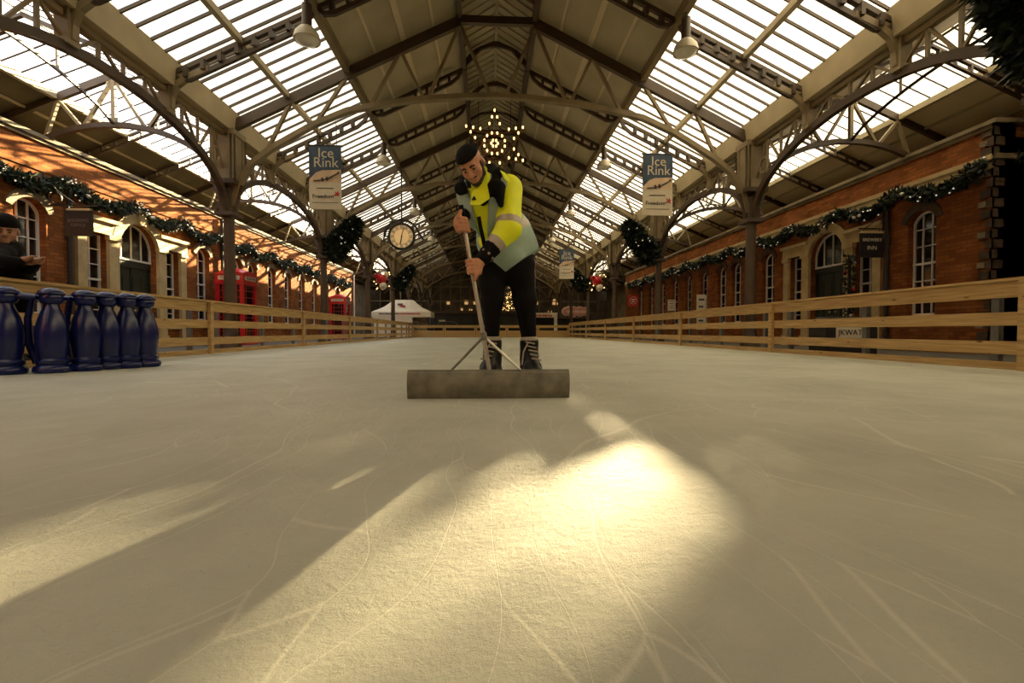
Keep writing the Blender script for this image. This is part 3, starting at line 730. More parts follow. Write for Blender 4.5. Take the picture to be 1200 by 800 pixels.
# ---------------------------------------------------------------- wooden rink barrier, one bay after another
BOARDS = [(-.02, .10), (.20, .37), (.575, .75), (.94, 1.15)]
def barrier(s, L):
    t = thing('rink_barrier', '', 'fence', (0, 0, 0), 0, 'slatted barrier bays on the %s side' % SIDE[s])
    for z0, z1 in BOARDS:
        MB().bb(s * .0, s * .04, .012, L - .012, z0, z1).build('board', 'wood', t)
    MB().bb(-s * .05, s * .11, .01, L - .01, 1.152, 1.19).build('top_rail', 'wood', t)
    MB().bb(-s * .075, -s * .002, L - .06, L + .05, 0, 1.15).build('post', 'wood', t)
    for y in (.42, 2.58, 4.65):
        if y > L - .2: continue
        MB().bb(s * .05, s * .12, y - .05, y + .05, -.06, 1.14).build('metal_post', 'galv', t)
    return t
for s in (-1, 1):
    b0 = barrier(s, 5.2)
    dup(b0, (s * 6.5, .25, 0), 'slatted pine barrier bay on the %s just beside the camera' % SIDE[s])
    for i in range(1, 7):
        o = b0 if i == 1 else dup(b0, (0, 0, 0))
        o.location = (s * 6.5, .25 + 5.2 * i, 0)
        o['label'] = 'slatted pine barrier bay along the %s side of the ice, %s from the camera' % (SIDE[s], ORD[i - 1])
    e0 = barrier(s, 1.35); e0.location = (s * 6.5, .25 + 5.2 * 7, 0)
    e0['label'] = 'short slatted pine barrier bay at the far end of the %s side' % SIDE[s]
# solid plank barrier across the far end
for i in range(5):
    x0, x1 = -6.45 + 2.58 * i, -6.45 + 2.58 * (i + 1)
    t = thing('end_barrier', 'low solid pine barrier across the far end of the ice, %s panel from the left' % ['first', 'second', 'third', 'fourth', 'fifth'][i], 'fence', ((x0 + x1) / 2, 38.1, 0), 0, 'solid barrier panels at the far end')
    h = (x1 - x0) / 2 - .01
    for z0, z1 in ((-.02, .28), (.29, .56)): MB().bb(-h, h, 0, .05, z0, z1).build('board', 'wood', t)
    MB().bb(-h, h, -.02, .07, .78, 1.0).build('top_rail', 'wood', t)
    for x in (-h + .06, h - .06): MB().bb(x - .05, x + .05, .055, .13, -.06, .98).build('post', 'wood', t)

# ---------------------------------------------------------------- navy skating aids
def aid():
    t = thing('skating_aid', '', 'skating aid', (0, 0, 0), 0, 'navy skating aids by the left barrier')
    b = MB(); b.lathe([(.165, .0), (.178, .02), (.178, .06), (.16, .085), (.143, .10), (.155, .115), (.155, .15), (.132, .175), (.142, .26), (.153, .36), (.155, .46), (.145, .56), (.122, .66), (.094, .74), (.074, .79), (.068, .825)], (0, 0, 0), 28)
    b.build('body', 'navy', t)
    h = MB(); h.lathe([(.066, .82), (.095, .835), (.112, .87), (.115, .905), (.108, .93), (.128, .942), (.13, .955), (.112, .985), (.075, 1.01), (.03, 1.022)], (0, 0, 0), 24)
    h.build('head', 'navy', t)
    g = MB(); g.tube([(-.08, -.10, .90), (-.22, -.14, .91), (-.33, -.13, .93), (-.36, 0, .935), (-.33, .13, .93), (-.22, .14, .91), (-.08, .10, .90)], [.03, .034, .034, .034, .034, .034, .03], 10)
    g.build('handle', 'navy', t)
    r = MB(); r.tube([(-.15, 0, .12), (-.24, 0, .35), (-.25, 0, .65), (-.2, 0, .92)], [.05, .04, .035, .03], 8); r.build('back_strut', 'navy', t)
    return t
a0 = aid()
spots = [(46, 438, 'nearest in the row, fully in view'), (87, 435.5, 'second from the camera in the front row'), (113, 433.5, 'third from the camera in the front row'),
         (138, 432, 'fourth from the camera in the front row'), (160, 430.5, 'last of the row, farthest from the camera'),
         (19, 428, 'half hidden behind the nearest one'), (-10, 440, 'cut by the left picture edge')]
for i, (px, py, w) in enumerate(spots):
    p = ground(px, py); o = a0 if i == 0 else dup(a0, (0, 0, 0))
    o.location = (p.x, p.y + .17, 0); o.rotation_euler = (0, 0, R(random.Random(i).uniform(-9, 9))); o['label'] = 'navy plastic skating aid by the left barrier, ' + w

# ---------------------------------------------------------------- telephone boxes
def phone():
    t = thing('telephone_box', '', 'telephone box', (0, 0, -.06), 0, 'red telephone boxes along the left front')
    w, H = .555, 2.62
    b = MB()
    for x in (-w, w):
        for y in (-w, w): b.bb(x - .075 * (1 if x > 0 else -1), x, y - .075 * (1 if y > 0 else -1), y, 0, H)
    b.bb(-w - .03, w + .03, -w - .03, w + .03, 0, .16)
    b.bb(-w + .02, w - .02, -w + .02, w - .02, 0, .3)
    b.build('body', 'red', t)
    r = MB(); r.bb(-w - .02, w + .02, -w - .02, w + .02, H - .12, H - .03); r.bb(-w, w, -w, w, H - .03, H + .3)
    r.bb(-w - .035, w + .035, -w - .035, w + .035, H + .26, H + .31)
    # segmental pediments and domed top
    for k in range(4):
        rot = Matrix.Rotation(k * math.pi / 2, 3, 'Z'); P = arch_pts(-w, w, H + .3, .12, 10)
        r.prism([rot @ Vector((a, -w - .01, z)) for a, z in P], rot @ Vector((0, .1, 0)))
    n = 10; g = []
    for i in range(n + 1):
        for j in range(n + 1):
            u, v = -1 + 2 * i / n, -1 + 2 * j / n
            g.append((u * (w - .03), v * (w - .03), H + .3 + .17 * (1 - abs(u) ** 2.2) ** .5 * (1 - abs(v) ** 2.2) ** .5 + .1 * min(1 - u * u, 1 - v * v)))
    r.add(g, [(i * (n + 1) + j, (i + 1) * (n + 1) + j, (i + 1) * (n + 1) + j + 1, i * (n + 1) + j + 1) for i in range(n) for j in range(n)], 0, True)
    r.build('roof', 'red', t)
    for k, nm in ((0, 'front'), (1, 'side'), (2, 'rear'), (3, 'side')):
        rot = Matrix.Rotation(k * math.pi / 2, 3, 'Z')
        s_ = MB(); vs = MB().bb(-.42, .42, -w - .025, -w, H + .04, H + .2); s_.add([rot @ Vector(v) for v in vs.v], vs.f)
        so = s_.build('sign_panel', 'signcream', t)
        tx = text_mb('TELEPHONE', .135, lambda u, v, d: rot @ Vector((u, -w - .03 - d, H + .12 + v))); tx.build('lettering', 'ink', so)
        d_ = MB(); vs = MB()
        for x in (-.44, .44): vs.bb(x - .035, x + .035, -w + .02, -w + .06, .3, H - .12)
        for z in (.3, H - .16): vs.bb(-.44, .44, -w + .02, -w + .06, z, z + .07)
        for x in (-.27, .27): vs.bb(x - .012, x + .012, -w + .025, -w + .055, .3, H - .12)
        for z in [.3 + (H - .42) * q / 8 for q in range(1, 8)]: vs.bb(-.44, .44, -w + .025, -w + .055, z - .012, z + .012)
        d_.add([rot @ Vector(v) for v in vs.v], vs.f); dd = d_.build('door' if k == 1 else 'glazed_side', 'red', t)
        g_ = MB(); vs = MB().bb(-.44, .44, -w + .06, -w + .07, .3, H - .12); g_.add([rot @ Vector(v) for v in vs.v], vs.f); g_.build('pane', 'glassdk', dd)
    return t
p0 = phone(); p0.location = (-10.78, 19.9, -.06); p0['label'] = 'red telephone box beside the left brick front, the nearer and larger one'
dup(p0, (-10.78, 33.4, -.06), 'red telephone box farther down the left front, near the white marquee')

# ---------------------------------------------------------------- fir garlands
def needles(mb, rnd, n, pos, ln=.15, wd=.03, mi=lambda r: 0):
    for _ in range(n):
        c, nrm = pos(rnd)
        d = (Vector(nrm) * rnd.uniform(.4, 1) + Vector((rnd.gauss(0, 1), rnd.gauss(0, 1), rnd.gauss(0, 1))) * .55).normalized()
        a = d.cross(Vector((rnd.gauss(0, 1), rnd.gauss(0, 1), rnd.gauss(0, 1)))).normalized() * wd * rnd.uniform(.6, 1.3)
        q = Vector(c); l = d * ln * rnd.uniform(.6, 1.3)
        mb.add([q - a * .6, q + a * .6, q + l * .6 + a, q + l, q + l * .6 - a], [(0, 1, 2, 3, 4)], mi(rnd))
SW = 2.37
def garland(seed):
    rnd = random.Random(seed); t = thing('fir_garland', '', 'garland', (0, 0, 0), 0, 'x')
    zf = lambda y: .34 * (2 * abs(y) / SW) ** 1.8 - .12
    def pos(r):
        y = r.uniform(-SW / 2 + .05, SW / 2 - .05); a = r.uniform(0, 2 * math.pi); q = .14 * math.sqrt(r.random()) * (1 + .3 * math.sin(y * 5 + seed))
        return (q * math.cos(a), y, zf(y) + q * math.sin(a)), (math.cos(a), 0, math.sin(a))
    f = MB(); needles(f, rnd, 1100, pos, .15, .024, lambda r: 1 if r.random() < .35 else 0)
    f.tube([(0, -SW / 2 + SW * k / 12, zf(-SW / 2 + SW * k / 12)) for k in range(13)], .07, 8)
    f.build('foliage', ['leaf', 'leaf2'], t, fix=False)
    for k in range(12):
        y = rnd.uniform(-SW / 2, SW / 2); a = rnd.uniform(0, 2 * math.pi)
        b = MB(); b.ball((.19 * math.cos(a), y, zf(y) + .19 * math.sin(a)), .021, 8); b.build('fairy_light', 'pale_bulb', t)
    for k in range(3):
        y = rnd.uniform(-SW / 2, SW / 2); a = rnd.choice((rnd.uniform(-.6, .6), math.pi + rnd.uniform(-.6, .6)))
        b = MB(); b.ball((.2 * math.cos(a), y, zf(y) - .05 + .1 * math.sin(a)), .055, 12); b.build('bauble', 'aluminium', t)
    return t
G3 = [garland(11), garland(12), garland(13)]; used = [False] * 3
for s, ya in ((-1, 7.3), (1, 11.7)):
    i = 0; y = ya
    while y < 39:
        j = (i + (s > 0)) % 3
        o = dup(G3[j], (0, 0, 0)) if used[j] else G3[j]; used[j] = True
        o.location = (s * (WX - .15), y, 4.32); o['label'] = 'dark fir garland swag with fairy lights on the %s brick front, %s from the camera' % (SIDE[s], ORD[i])
        o['group'] = 'fir garland swags along the %s front' % SIDE[s]; y += SW; i += 1
o = dup(G3[1], (13.3, 10.2, 4.38), 'dark fir garland swag on the shaded brick end wall at the right', R(90), 'fir garland on the end wall')

# slanted fir trees fixed to the columns
def fir(seed, n=2600):
    rnd = random.Random(seed); t = thing('fir_tree', '', 'tree', (0, 0, 0), 0, 'slanting fir trees fixed to the columns')
    def pos(r):
        u = r.random(); rad = .36 * (1 - .45 * u) * (.55 + .45 * math.sqrt(r.random())) * min(1, u * 6 + .35) * min(1, (1 - u) * 5 + .3); a = r.uniform(0, 2 * math.pi)
        return (rad * math.cos(a), rad * math.sin(a), u * 1.75), (math.cos(a), math.sin(a), .25)
    f = MB(); needles(f, rnd, n, pos, .2, .03, lambda r: 1 if r.random() < .25 else 0)
    f.build('foliage', ['leaf', 'leaf2'], t, fix=False)
    MB().tube([(0, 0, -.25), (0, 0, 1.75)], [.06, .015], 8).build('trunk', 'steel_dk', t)
    for k in range(8):
        p, nn = pos(rnd); b = MB(); b.ball((Vector(p) + Vector(nn) * .08), .024, 8); b.build('fairy_light', 'pale_bulb', t)
    return t
f0 = fir(3); i = 0
for y, w in ((Y0, 'close above the rink edge'), (Y0 + 2 * BAY, 'halfway down the hall'), (Y0 + 4 * BAY, 'near the far end')):
    for s in (-1, 1):
        o = f0 if i == 0 else dup(f0, (0, 0, 0)); i += 1
        o.location = (s * (CX - .22), y, 3.6); o.rotation_euler = (0, -s * R(38), 0)
        o['label'] = 'dark fir tree slanting out from a %s column %s' % (SIDE[s], w)
        if y == Y0: o.location = (s * (CX + .05), y - .1, 4.0); o.scale = (1.3, 1.3, 1.15)

# hanging red bauble bunches
def bunch():
    t = thing('bauble_bunch', '', 'decoration', (0, 0, 0), 0, 'red bauble bunches'); rnd = random.Random(8)
    MB().tube([(0, 0, .2), (0, 0, 2.4)], .012, 6).build('cord', 'black', t)
    for p, r_, mm in (((0, 0, 0), .3, 'red'), ((.12, -.1, -.42), .22, 'bannerwhite'), ((-.28, -.05, .2), .15, 'red'), ((.26, 0, .3), .13, 'bannerwhite'), ((-.05, -.1, .42), .12, 'aluminium')):
        MB().ball(p, r_, 16).build('bauble', mm, t)
    for k in range(14):
        MB().ball((rnd.uniform(-.5, .5), rnd.uniform(-.2, .2), rnd.uniform(-.7, .8)), .035, 8).build('fairy_light', 'bulb', t)
    return t
b0 = bunch(); b0.location = (-6.5, 27.4, 3.55); b0['label'] = 'bunch of red and cream baubles with lights hanging near the left columns'
dup(b0, (6.45, 28.2, 3.6), 'bunch of red and cream baubles with lights hanging near the right columns')

# ---------------------------------------------------------------- star of bulbs
t = thing('star_light', 'six pointed star of warm light bulbs hanging above the man', 'light', (-.04, 16.0, 6.86))
ro, ri = 1.12, .52
S = [((ro if k % 2 == 0 else ri) * math.sin(k * math.pi / 6), 0, (ro if k % 2 == 0 else ri) * math.cos(k * math.pi / 6)) for k in range(12)]
MB().path(S, .05, .06, (0, 1, 0), closed=True).build('star_frame', 'rust', t)
for rr, w in ((.46, .07), (.19, .05)):
    MB().path([(rr * math.sin(a), 0, rr * math.cos(a)) for a in [2 * math.pi * k / 28 for k in range(28)]], .06, w, (0, 1, 0), closed=True).build('ring', 'rust', t)
for k in range(6):
    a = k * math.pi / 3; MB().bar((.19 * math.sin(a), 0, .19 * math.cos(a)), (.5 * math.sin(a), 0, .5 * math.cos(a)), .03, .03).build('spoke', 'rust', t)
bm_ = MB(); bm_.lathe([(.012, -.05), (.025, -.02), (.034, .015), (.025, .05), (.006, .065)], (0, 0, 0), 10); b0 = bm_.build('bulb', 'bulb', t)
sk = MB().lathe([(.02, -.1), (.02, -.045)], (0, 0, 0), 8).build('bulb_socket', 'rust', b0)
P = []
for k in range(12):
    A, B = Vector(S[k]), Vector(S[(k + 1) % 12])
    fr_ = (0, .34, .68) if k % 2 == 0 else (.32, .66)
    for f in fr_: P.append(A.lerp(B, f))
P += [Vector((.36 * math.sin(a), 0, .36 * math.cos(a))) for a in [2 * math.pi * (k + .5) / 12 for k in range(12)]]
P += [Vector((.11 * math.sin(a), 0, .11 * math.cos(a))) for a in [2 * math.pi * (k + .5) / 6 for k in range(6)]]
for i, p in enumerate(P):
    o = b0 if i == 0 else b0.copy()
    if i:
        COL.objects.link(o); o.parent = t; KIDS[t.name].append(o)
        c_ = sk.copy(); COL.objects.link(c_); c_.parent = o
    o.location = (p.x, p.y - .07, p.z + .06)
for x in (-.55, .55): MB().tube([(x, 0, .55), (x, 0, 2.4)], .01, 6).build('hanging_wire', 'black', t)

# ---------------------------------------------------------------- station clock
t = thing('station_clock', 'round lit station clock with scrolled iron bracket below the left roof glass', 'clock', (-3.95, 20.0, 4.54))
rx = Matrix.Rotation(R(90), 3, 'X')
MB().lathe([(.48, -.12), (.56, -.12), (.58, -.05), (.58, .05), (.54, .1), (.49, .1), (.485, .03), (.3, .02)], (0, 0, 0), 40, 0, rx).build('case', 'black', t)
fc = MB().lathe([(.482, -.06), (.482, .035)], (0, 0, 0), 40, 0, rx).build('face', 'clockface', t)
for k in range(12):
    a = k * math.pi / 6; c = Vector((.405 * math.sin(a), -.04, .405 * math.cos(a)))
    MB().box(c, (.12, .012, .11), Matrix.Rotation(a, 3, 'Y')).build('numeral_plate', 'signcream', fc)
MB().path([(.33 * math.sin(a), -.035, .33 * math.cos(a)) for a in [2 * math.pi * k / 30 for k in range(30)]], .012, .015, (0, 1, 0), closed=True).build('chapter_ring', 'rust', fc)
MB().bar((-.015, -.06, -.02), (.11, -.06, .40), .03, .01, (0, 1, 0)).build('minute_hand', 'black', t)
MB().bar((.02, -.065, .04), (-.06, -.065, -.34), .045, .01, (0, 1, 0)).build('hour_hand', 'black', t)
sb = MB(); sb.path([(.72 * math.cos(a), 0, .66 * math.sin(a) + .04) for a in [R(185 - 165 * k / 18) for k in range(19)]] + [(.8, 0, .05), (.92, 0, -.12)], .08, .13, (0, 1, 0))
sb.path([(-.66 + .1 * math.cos(a), 0, -.1 + .12 * math.sin(a)) for a in [R(20 + 300 * k / 12) for k in range(13)]], .05, .05, (0, 1, 0))
for a in (40, 90, 140): sb.bar((.56 * math.cos(R(a)), 0, .56 * math.sin(R(a))), (.72 * math.cos(R(a)), 0, .68 * math.sin(R(a)) + .04), .05, .05)
sb.build('scroll_bracket', 'black', t)
MB().tube([(0, 0, .7), (0, 0, RZ(3.95) - 4.54)], .03, 8).build('hanger', 'black', t)

# ---------------------------------------------------------------- ice rink banners
def banner(w=.85, h=1.68):
    t = thing('rink_banner', '', 'banner', (0, 0, 0), 0, 'ice rink banners hanging from the trusses')
    MB().tube([(-w / 2 - .03, 0, .02), (w / 2 + .03, 0, .02)], .022, 8).build('top_rod', 'black', t)
    for x in (-.2, .3): MB().tube([(x, 0, .02), (x, 0, .62)], .012, 6).build('hanging_wire', 'black', t)
    c = MB(); c.bb(-w / 2, w / 2, -.012, .012, -h, -h * .56, 1); c.bb(-w / 2, w / 2, -.012, .012, -h * .56, 0, 0)
    cl = c.build('cloth', ['bannerblue', 'bannerwhite'], t)
    hill = MB(); hill.prism([(-w / 2 + .01, -.017, -h * .57), (-w / 2 + .01, -.017, -h * .53), (-w * .28, -.017, -h * .42), (-w * .1, -.017, -h * .385), (w / 2 - .01, -.017, -h * .37), (w / 2 - .01, -.017, -h * .57)], (0, .004, 0)); hill.build('snowy_hill', 'bannerpink', cl)
    sk_ = MB(); sk_.path([(-.3, -.02, -h * .555), (-.12, -.02, -h * .545), (.05, -.02, -h * .52), (.2, -.02, -h * .475), (.33, -.02, -h * .435)], .02, .05, (0, 1, 0)); sk_.ball((.35, -.02, -h * .42), .03, 8)
    for x, z in ((-.08, .5), (.04, .485)): sk_.bar((x, -.02, -h * z), (x + .02, -.02, -h * (z + .06)), .05, .01, (0, 1, 0))
    sk_.build('skating_figures', 'ink', cl)
    T = lambda x0, z0: (lambda u, v, d: (x0 + u, -.018 - d, z0 + v))
    text_mb('Ice', .37, T(.02, -h * .115)).build('lettering', 'bannerwhite', cl)
    text_mb('Rink', .37, T(.02, -h * .265)).build('lettering', 'bannerwhite', cl)
    text_mb('Freedom', .155, T(-.06, -h * .8)).build('lettering', 'ink', cl)
    sm = MB(); sm.bb(-.22, .22, -.02, -.014, -h * .675, -h * .663); sm.bb(-.34, .34, -.02, -.014, -h * .9, -h * .893); sm.build('small_print', 'ink', cl)
    bd = MB(); bd.prism([(.2, -.022, -h * .79), (.28, -.022, -h * .755), (.24, -.022, -h * .71), (.31, -.022, -h * .74), (.33, -.022, -h * .7), (.35, -.022, -h * .745), (.4, -.022, -h * .735), (.36, -.022, -h * .77), (.38, -.022, -h * .8), (.32, -.022, -h * .785)], (0, .006, 0)); bd.build('bird_emblem', 'redsign', cl)
    return t
b0 = banner()
for i, (px, y, zt, lab) in enumerate(((382, 12.75, 5.47, 'blue and cream ice rink banner hanging on the left below the first roof truss'), (770, 12.75, 5.42, 'blue and cream ice rink banner hanging on the right below the first roof truss'), (664, 26.85, 5.25, 'small distant ice rink banner hanging on the right beyond the star'))):
    p = at(px, 300, y); o = b0 if i == 0 else dup(b0, (0, 0, 0)); o.location = (p.x, y, zt); o['label'] = lab

# ---------------------------------------------------------------- pendant lamps
def lamp():
    t = thing('pendant_lamp', '', 'lamp', (0, 0, 0), 0, 'pendant lamps under the brown purlins')
    MB().lathe([(.05, .32), (.1, .33), (.1, .8), (.05, .82), (.02, .84), (.02, 1.0)], (0, 0, 0), 16).build('gear_box', 'steel_dk', t)
    MB().lathe([(.1, .34), (.16, .3), (.24, .2), (.265, .1), (.27, .06), (.255, .06), (.245, .1), (.2, .2), (.1, .3)], (0, 0, 0), 24).build('lamp_shade', 'lamp', t)
    MB().lathe([(.01, -.02), (.12, 0), (.22, .04), (.25, .09)], (0, 0, 0), 20).build('diffuser', 'lampglass', t)
    return t
l0 = lamp(); i = 0
for k in range(4):
    for s in (-1, 1):
        o = l0 if i == 0 else dup(l0, (0, 0, 0)); i += 1
        o.location = (s * BX, 10.0 + BAY * k, RZ(BX) - 1.02); o['label'] = 'pendant lamp with bell shade under the %s roof slope, %s from the camera' % (SIDE[s], ORD[k])

# ---------------------------------------------------------------- hanging signs on the fronts
t = thing('hanging_sign', 'black hanging office sign on a scrolled bracket at the left brick front', 'sign', (-11.0, 12.75, 3.0))
MB().bb(-.34, .34, -.03, .03, 0, .66).build('board', 'black', t)
MB().bb(-.3, .3, -.035, .035, .665, .72).build('sign_cap', 'stone', t)
T = lambda z0: (lambda u, v, d: (u, -.032 - d, z0 + v))
text_mb('BOOKING', .115, T(.40)).build('lettering', 'galv', t); text_mb('OFFICE', .115, T(.28)).build('lettering', 'galv', t)
bk = MB(); bk.bar((-.8, 0, .8), (.5, 0, .8), .03, .035); bk.bar((-.78, 0, .75), (-.78, 0, 1.4), .035, .035, (0, 1, 0)); bk.bar((-.78, 0, 1.36), (-.05, 0, .82), .025, .025)
bk.path([(-.56 + .14 * math.cos(a), 0, .98 + .14 * math.sin(a)) for a in [2 * math.pi * k / 16 for k in range(16)]], .02, .03, (0, 1, 0), closed=True)
for x in (-.25, .25): bk.bar((x, 0, .7), (x, 0, .8), .015, .015)
bk.build('bracket', 'black', t)
t = thing('hanging_sign', 'dark hanging sign with two lines of pale lettering at the right portico', 'sign', (11.25, 13.35, 2.72))
MB().bb(-.36, .36, -.03, .03, 0, .72).build('board', 'black', t)
MB().bb(-.38, .38, -.04, .04, .725, .78).build('sign_cap', 'stone', t)
text_mb('BREWERY', .135, T(.52)).build('lettering', 'signcream', t); text_mb('INN', .17, T(.28)).build('lettering', 'signcream', t)
bk = MB(); bk.bar((-.4, 0, .86), (.4, 0, .86), .03, .035); bk.bar((.36, 0, .8), (.36, 0, 1.3), .035, .035, (0, 1, 0)); bk.bar((.34, 0, 1.25), (-.2, 0, .88), .025, .025)
for x in (-.25, .25): bk.bar((x, 0, .76), (x, 0, .86), .015, .015)
bk.build('bracket', 'black', t)
# wrapped, lit garland post beside the right-hand doorway
rnd = random.Random(4)
t = thing('garland_post', 'slim post wrapped in dark garland with red baubles by the right doorway', 'decoration', (11.35, 14.3, -.06))
MB().tube([(0, 0, 0), (0, 0, 3.0)], .05, 8).build('pole', 'black', t)
f = MB(); needles(f, rnd, 500, lambda r: ((lambda a, z: ((.1 * math.cos(a), .1 * math.sin(a), z), (math.cos(a), math.sin(a), 0)))(r.uniform(0, 6.3), r.uniform(.3, 3.0))), .12, .03); f.build('garland', 'leaf', t, fix=False)
for k in range(9): MB().ball((.13 * math.cos(k * 2.2), .13 * math.sin(k * 2.2) - .02, .5 + k * .28), .055, 10).build('bauble', 'red' if k % 2 else 'aluminium', t)

# ---------------------------------------------------------------- notices, boards and stalls behind the barriers
def notice(px, py0, py1, y, w, lab):
    a, b = at(px, py0, y), at(px, py1, y); h = a.z - b.z
    t = thing('notice_board', lab, 'notice board', (a.x, y, -.06), 0, 'white notices behind the right barrier')
    for x in (-w / 2 + .04, w / 2 - .04): MB().bb(x - .025, x + .025, .02, .06, 0, a.z + .06).build('leg', 'galv', t)
    MB().bb(-w / 2, w / 2, -.01, .015, b.z + .06, a.z + .06).build('panel', 'paper', t)
    k = MB(); z = a.z + .06 - .12 * h
    for q in range(4): k.bb(-w * .3, w * (.3 - .1 * (q % 2)), -.016, -.011, z - .05 * h, z); z -= .2 * h
    k.build('print', 'ink', t)
notice(787, 351, 364, 27.0, .45, 'small white notice board behind the right barrier, the farther of the two')
notice(822, 345, 386, 20.0, .42, 'tall white notice board behind the right barrier, the nearer one')
a = at(998, 392.5, 9.1)
t = thing('power_unit', 'low black power unit marked in white capitals behind the right barrier', 'machine', (a.x, 9.1, -.06))
MB().bb(-.55, .55, 0, .5, 0, .8).build('casing', 'black', t)
MB().bb(-.34, .34, -.012, 0, .42, .64).build('name_plate', 'paper', t)
text_mb('JKWATE', .16, lambda u, v, d: (u, -.014 - d, .53 + v)).build('lettering', 'black', t)
MB().bb(-.45, .45, .06, .44, .8, .86).build('lid', 'galv', t)
# red heart-fronted sign on the right front
a = at(742, 352, 30.5)
t = thing('round_sign', 'square red sign with white lettering marks hung on the far right front', 'sign', (a.x, 30.5, a.z))
MB().bb(-.34, .34, -.03, .03, -.38, .34).build('panel', 'redsign', t)
hh = MB(); hh.path([(.24 * math.cos(q), -.035, .24 * math.sin(q)) for q in [2 * math.pi * k / 20 for k in range(20)]], .02, .05, (0, 1, 0), closed=True); hh.bb(-.14, .14, -.04, -.03, .02, .1); hh.bb(-.1, .1, -.04, -.03, -.12, -.04); hh.build('emblem', 'paper', t)
MB().bar((0, 0, .3), (WX - a.x, 0, .3), .03, .04).build('bracket', 'black', t)

# marquee
t = thing('marquee', 'white pop-up marquee with hipped roof beyond the far left corner of the ice', 'tent', (-7.4, 39.6, -.06))
hx, hy, e, tp = 2.4, 1.25, 2.16, 3.2
r = MB(); B4 = [(-hx, -hy, e), (hx, -hy, e), (hx, hy, e), (-hx, hy, e)]; M4 = [(-1.5, -.85, e + .42), (1.5, -.85, e + .42), (1.5, .85, e + .42), (-1.5, .85, e + .42)]; T4 = [(-.75, -.3, tp), (.75, -.3, tp), (.75, .3, tp), (-.75, .3, tp)]
r.add(B4 + M4 + T4, [(k, (k + 1) % 4, 4 + (k + 1) % 4, 4 + k) for k in range(4)] + [(4 + k, 4 + (k + 1) % 4, 8 + (k + 1) % 4, 8 + k) for k in range(4)] + [(8, 9, 10, 11)])
cn = r.build('canopy', 'canvas', t)
v = MB(); v.bb(-hx, hx, -hy - .02, -hy, e - .42, e); v.bb(-hx, hx, hy, hy + .02, e - .42, e); v.bb(-hx - .02, -hx, -hy, hy, e - .42, e); v.bb(hx, hx + .02, -hy, hy, e - .42, e); v.build('valance', 'canvas', t)
v = MB(); v.bb(-hx + .05, hx - .6, hy - .06, hy - .03, .1, e - .4); v.bb(-hx + .02, -hx + .05, -hy, hy, .1, e - .4); v.bb(-hx + .1, .9, -hy + .02, -hy + .05, .1, e - .42); v.build('side_wall', 'canvas', t)
for x in (-hx + .05, hx - .05):
    for y in (-hy + .05, hy - .05): MB().bb(x - .03, x + .03, y - .03, y + .03, 0, e).build('leg', 'galv', t)
lg = MB(); N_ = Vector((0, -.62, -.55)); lg.prism([(-.38, -.86, 2.72), (.02, -.86, 2.72), (.02, -.7, 2.88), (-.38, -.7, 2.88)], (0, -.03, 0)); lg.build('logo', 'ink', cn)
lg = MB(); lg.prism([(-.2, -.93, 2.6), (.3, -.93, 2.6), (.22, -.8, 2.73), (-.1, -.78, 2.75)], (0, -.04, 0)); lg.build('logo', 'redsign', cn)
pr = MB(); rnd = random.Random(2); x = -1.8
while x < 1.5: w = rnd.uniform(.06, .14); pr.bb(x, x + w, -hy - .035, -hy - .02, e - .22, e - .1, 0 if x < -.3 else 1); x += w + .04
pr.build('printed_strip', ['ink', 'redsign'], t)
MB().bb(.95, 1.4, -hy - .06, -hy + .02, .95, 1.35).build('window_flap', 'ink', t)

# dark refreshment counter, stall, vehicle, pink sign, lit tree beyond the end barrier
t = thing('refreshment_cabin', 'long dark cabin with a flat fascia behind the end barrier', 'cabin', (-1.0, 46.5, -.06))
MB().bb(-5.2, 5.2, 0, 2.2, 0, 2.35).build('body', 'black', t)
MB().bb(-5.4, 5.4, -.25, 2.3, 2.35, 2.62).build('fascia', 'steel_dk', t)
for x in (-4.5, -3.2, -1.9, -.6, .7, 2.0, 3.3): MB().bb(x, x + 1.1, -.03, 0, 1.0, 2.0).build('shutter', 'doorpaint', t)
MB().bb(-5.2, 5.2, -.3, -.02, .85, .95).build('counter', 'steel_dk', t)
t = thing('serving_stall', 'small white-framed stall with red lettering marks behind the end barrier', 'stall', (4.95, 41.3, -.06))
MB().bb(-1.25, 1.0, -.05, .05, 1.8, 2.15).build('fascia', 'paper', t)
MB().bb(.72, 1.0, -.04, .06, 0, 1.8).build('post', 'canvas', t); MB().bb(-1.25, -1.15, -.04, .06, 0, 1.8).build('post', 'canvas', t)
MB().bb(-1.25, 1.0, .1, 1.4, 0, 1.0).build('counter', 'black', t); MB().bb(-1.25, 1.0, 1.4, 1.45, 0, 2.1).build('back_wall', 'black', t); MB().bb(-1.3, 1.05, -.02, 1.5, 2.16, 2.22).build('stall_roof', 'canvas', t)
pr = MB(); x = -1.1; rnd = random.Random(9)
while x < .55: w = rnd.uniform(.05, .2); pr.bb(x, x + w, -.07, -.05, 1.88, 2.05); x += w + .05
pr.build('red_lettering', 'redsign', t)
a = at(674, 365, 42.0)
t = thing('cloud_sign', 'pink cloud-shaped sign with a pale edge above the far right corner of the ice', 'sign', (a.x, 42.0, -.06))
def cloud(k, dy):
    P = []
    for cx, cz, rr, a0_, a1_ in ((-.85, .02, .33, 100, 275), (-.15, -.16, .3, 210, 320), (.5, -.1, .32, 215, 325), (.95, .0, .36, -75, 80), (.45, .14, .3, 45, 130), (-.2, .16, .28, 50, 130), (-.6, .14, .3, 60, 120)):
        for q in range(7): an = R(a0_ + (a1_ - a0_) * q / 6); P.append((cx + (rr + k) * math.cos(an), dy, a.z + .06 + cz + (rr + k) * math.sin(an)))
    return P
MB().prism(cloud(.06, -.02), (0, .08, 0)).build('pale_edge', 'pinkpale', t)
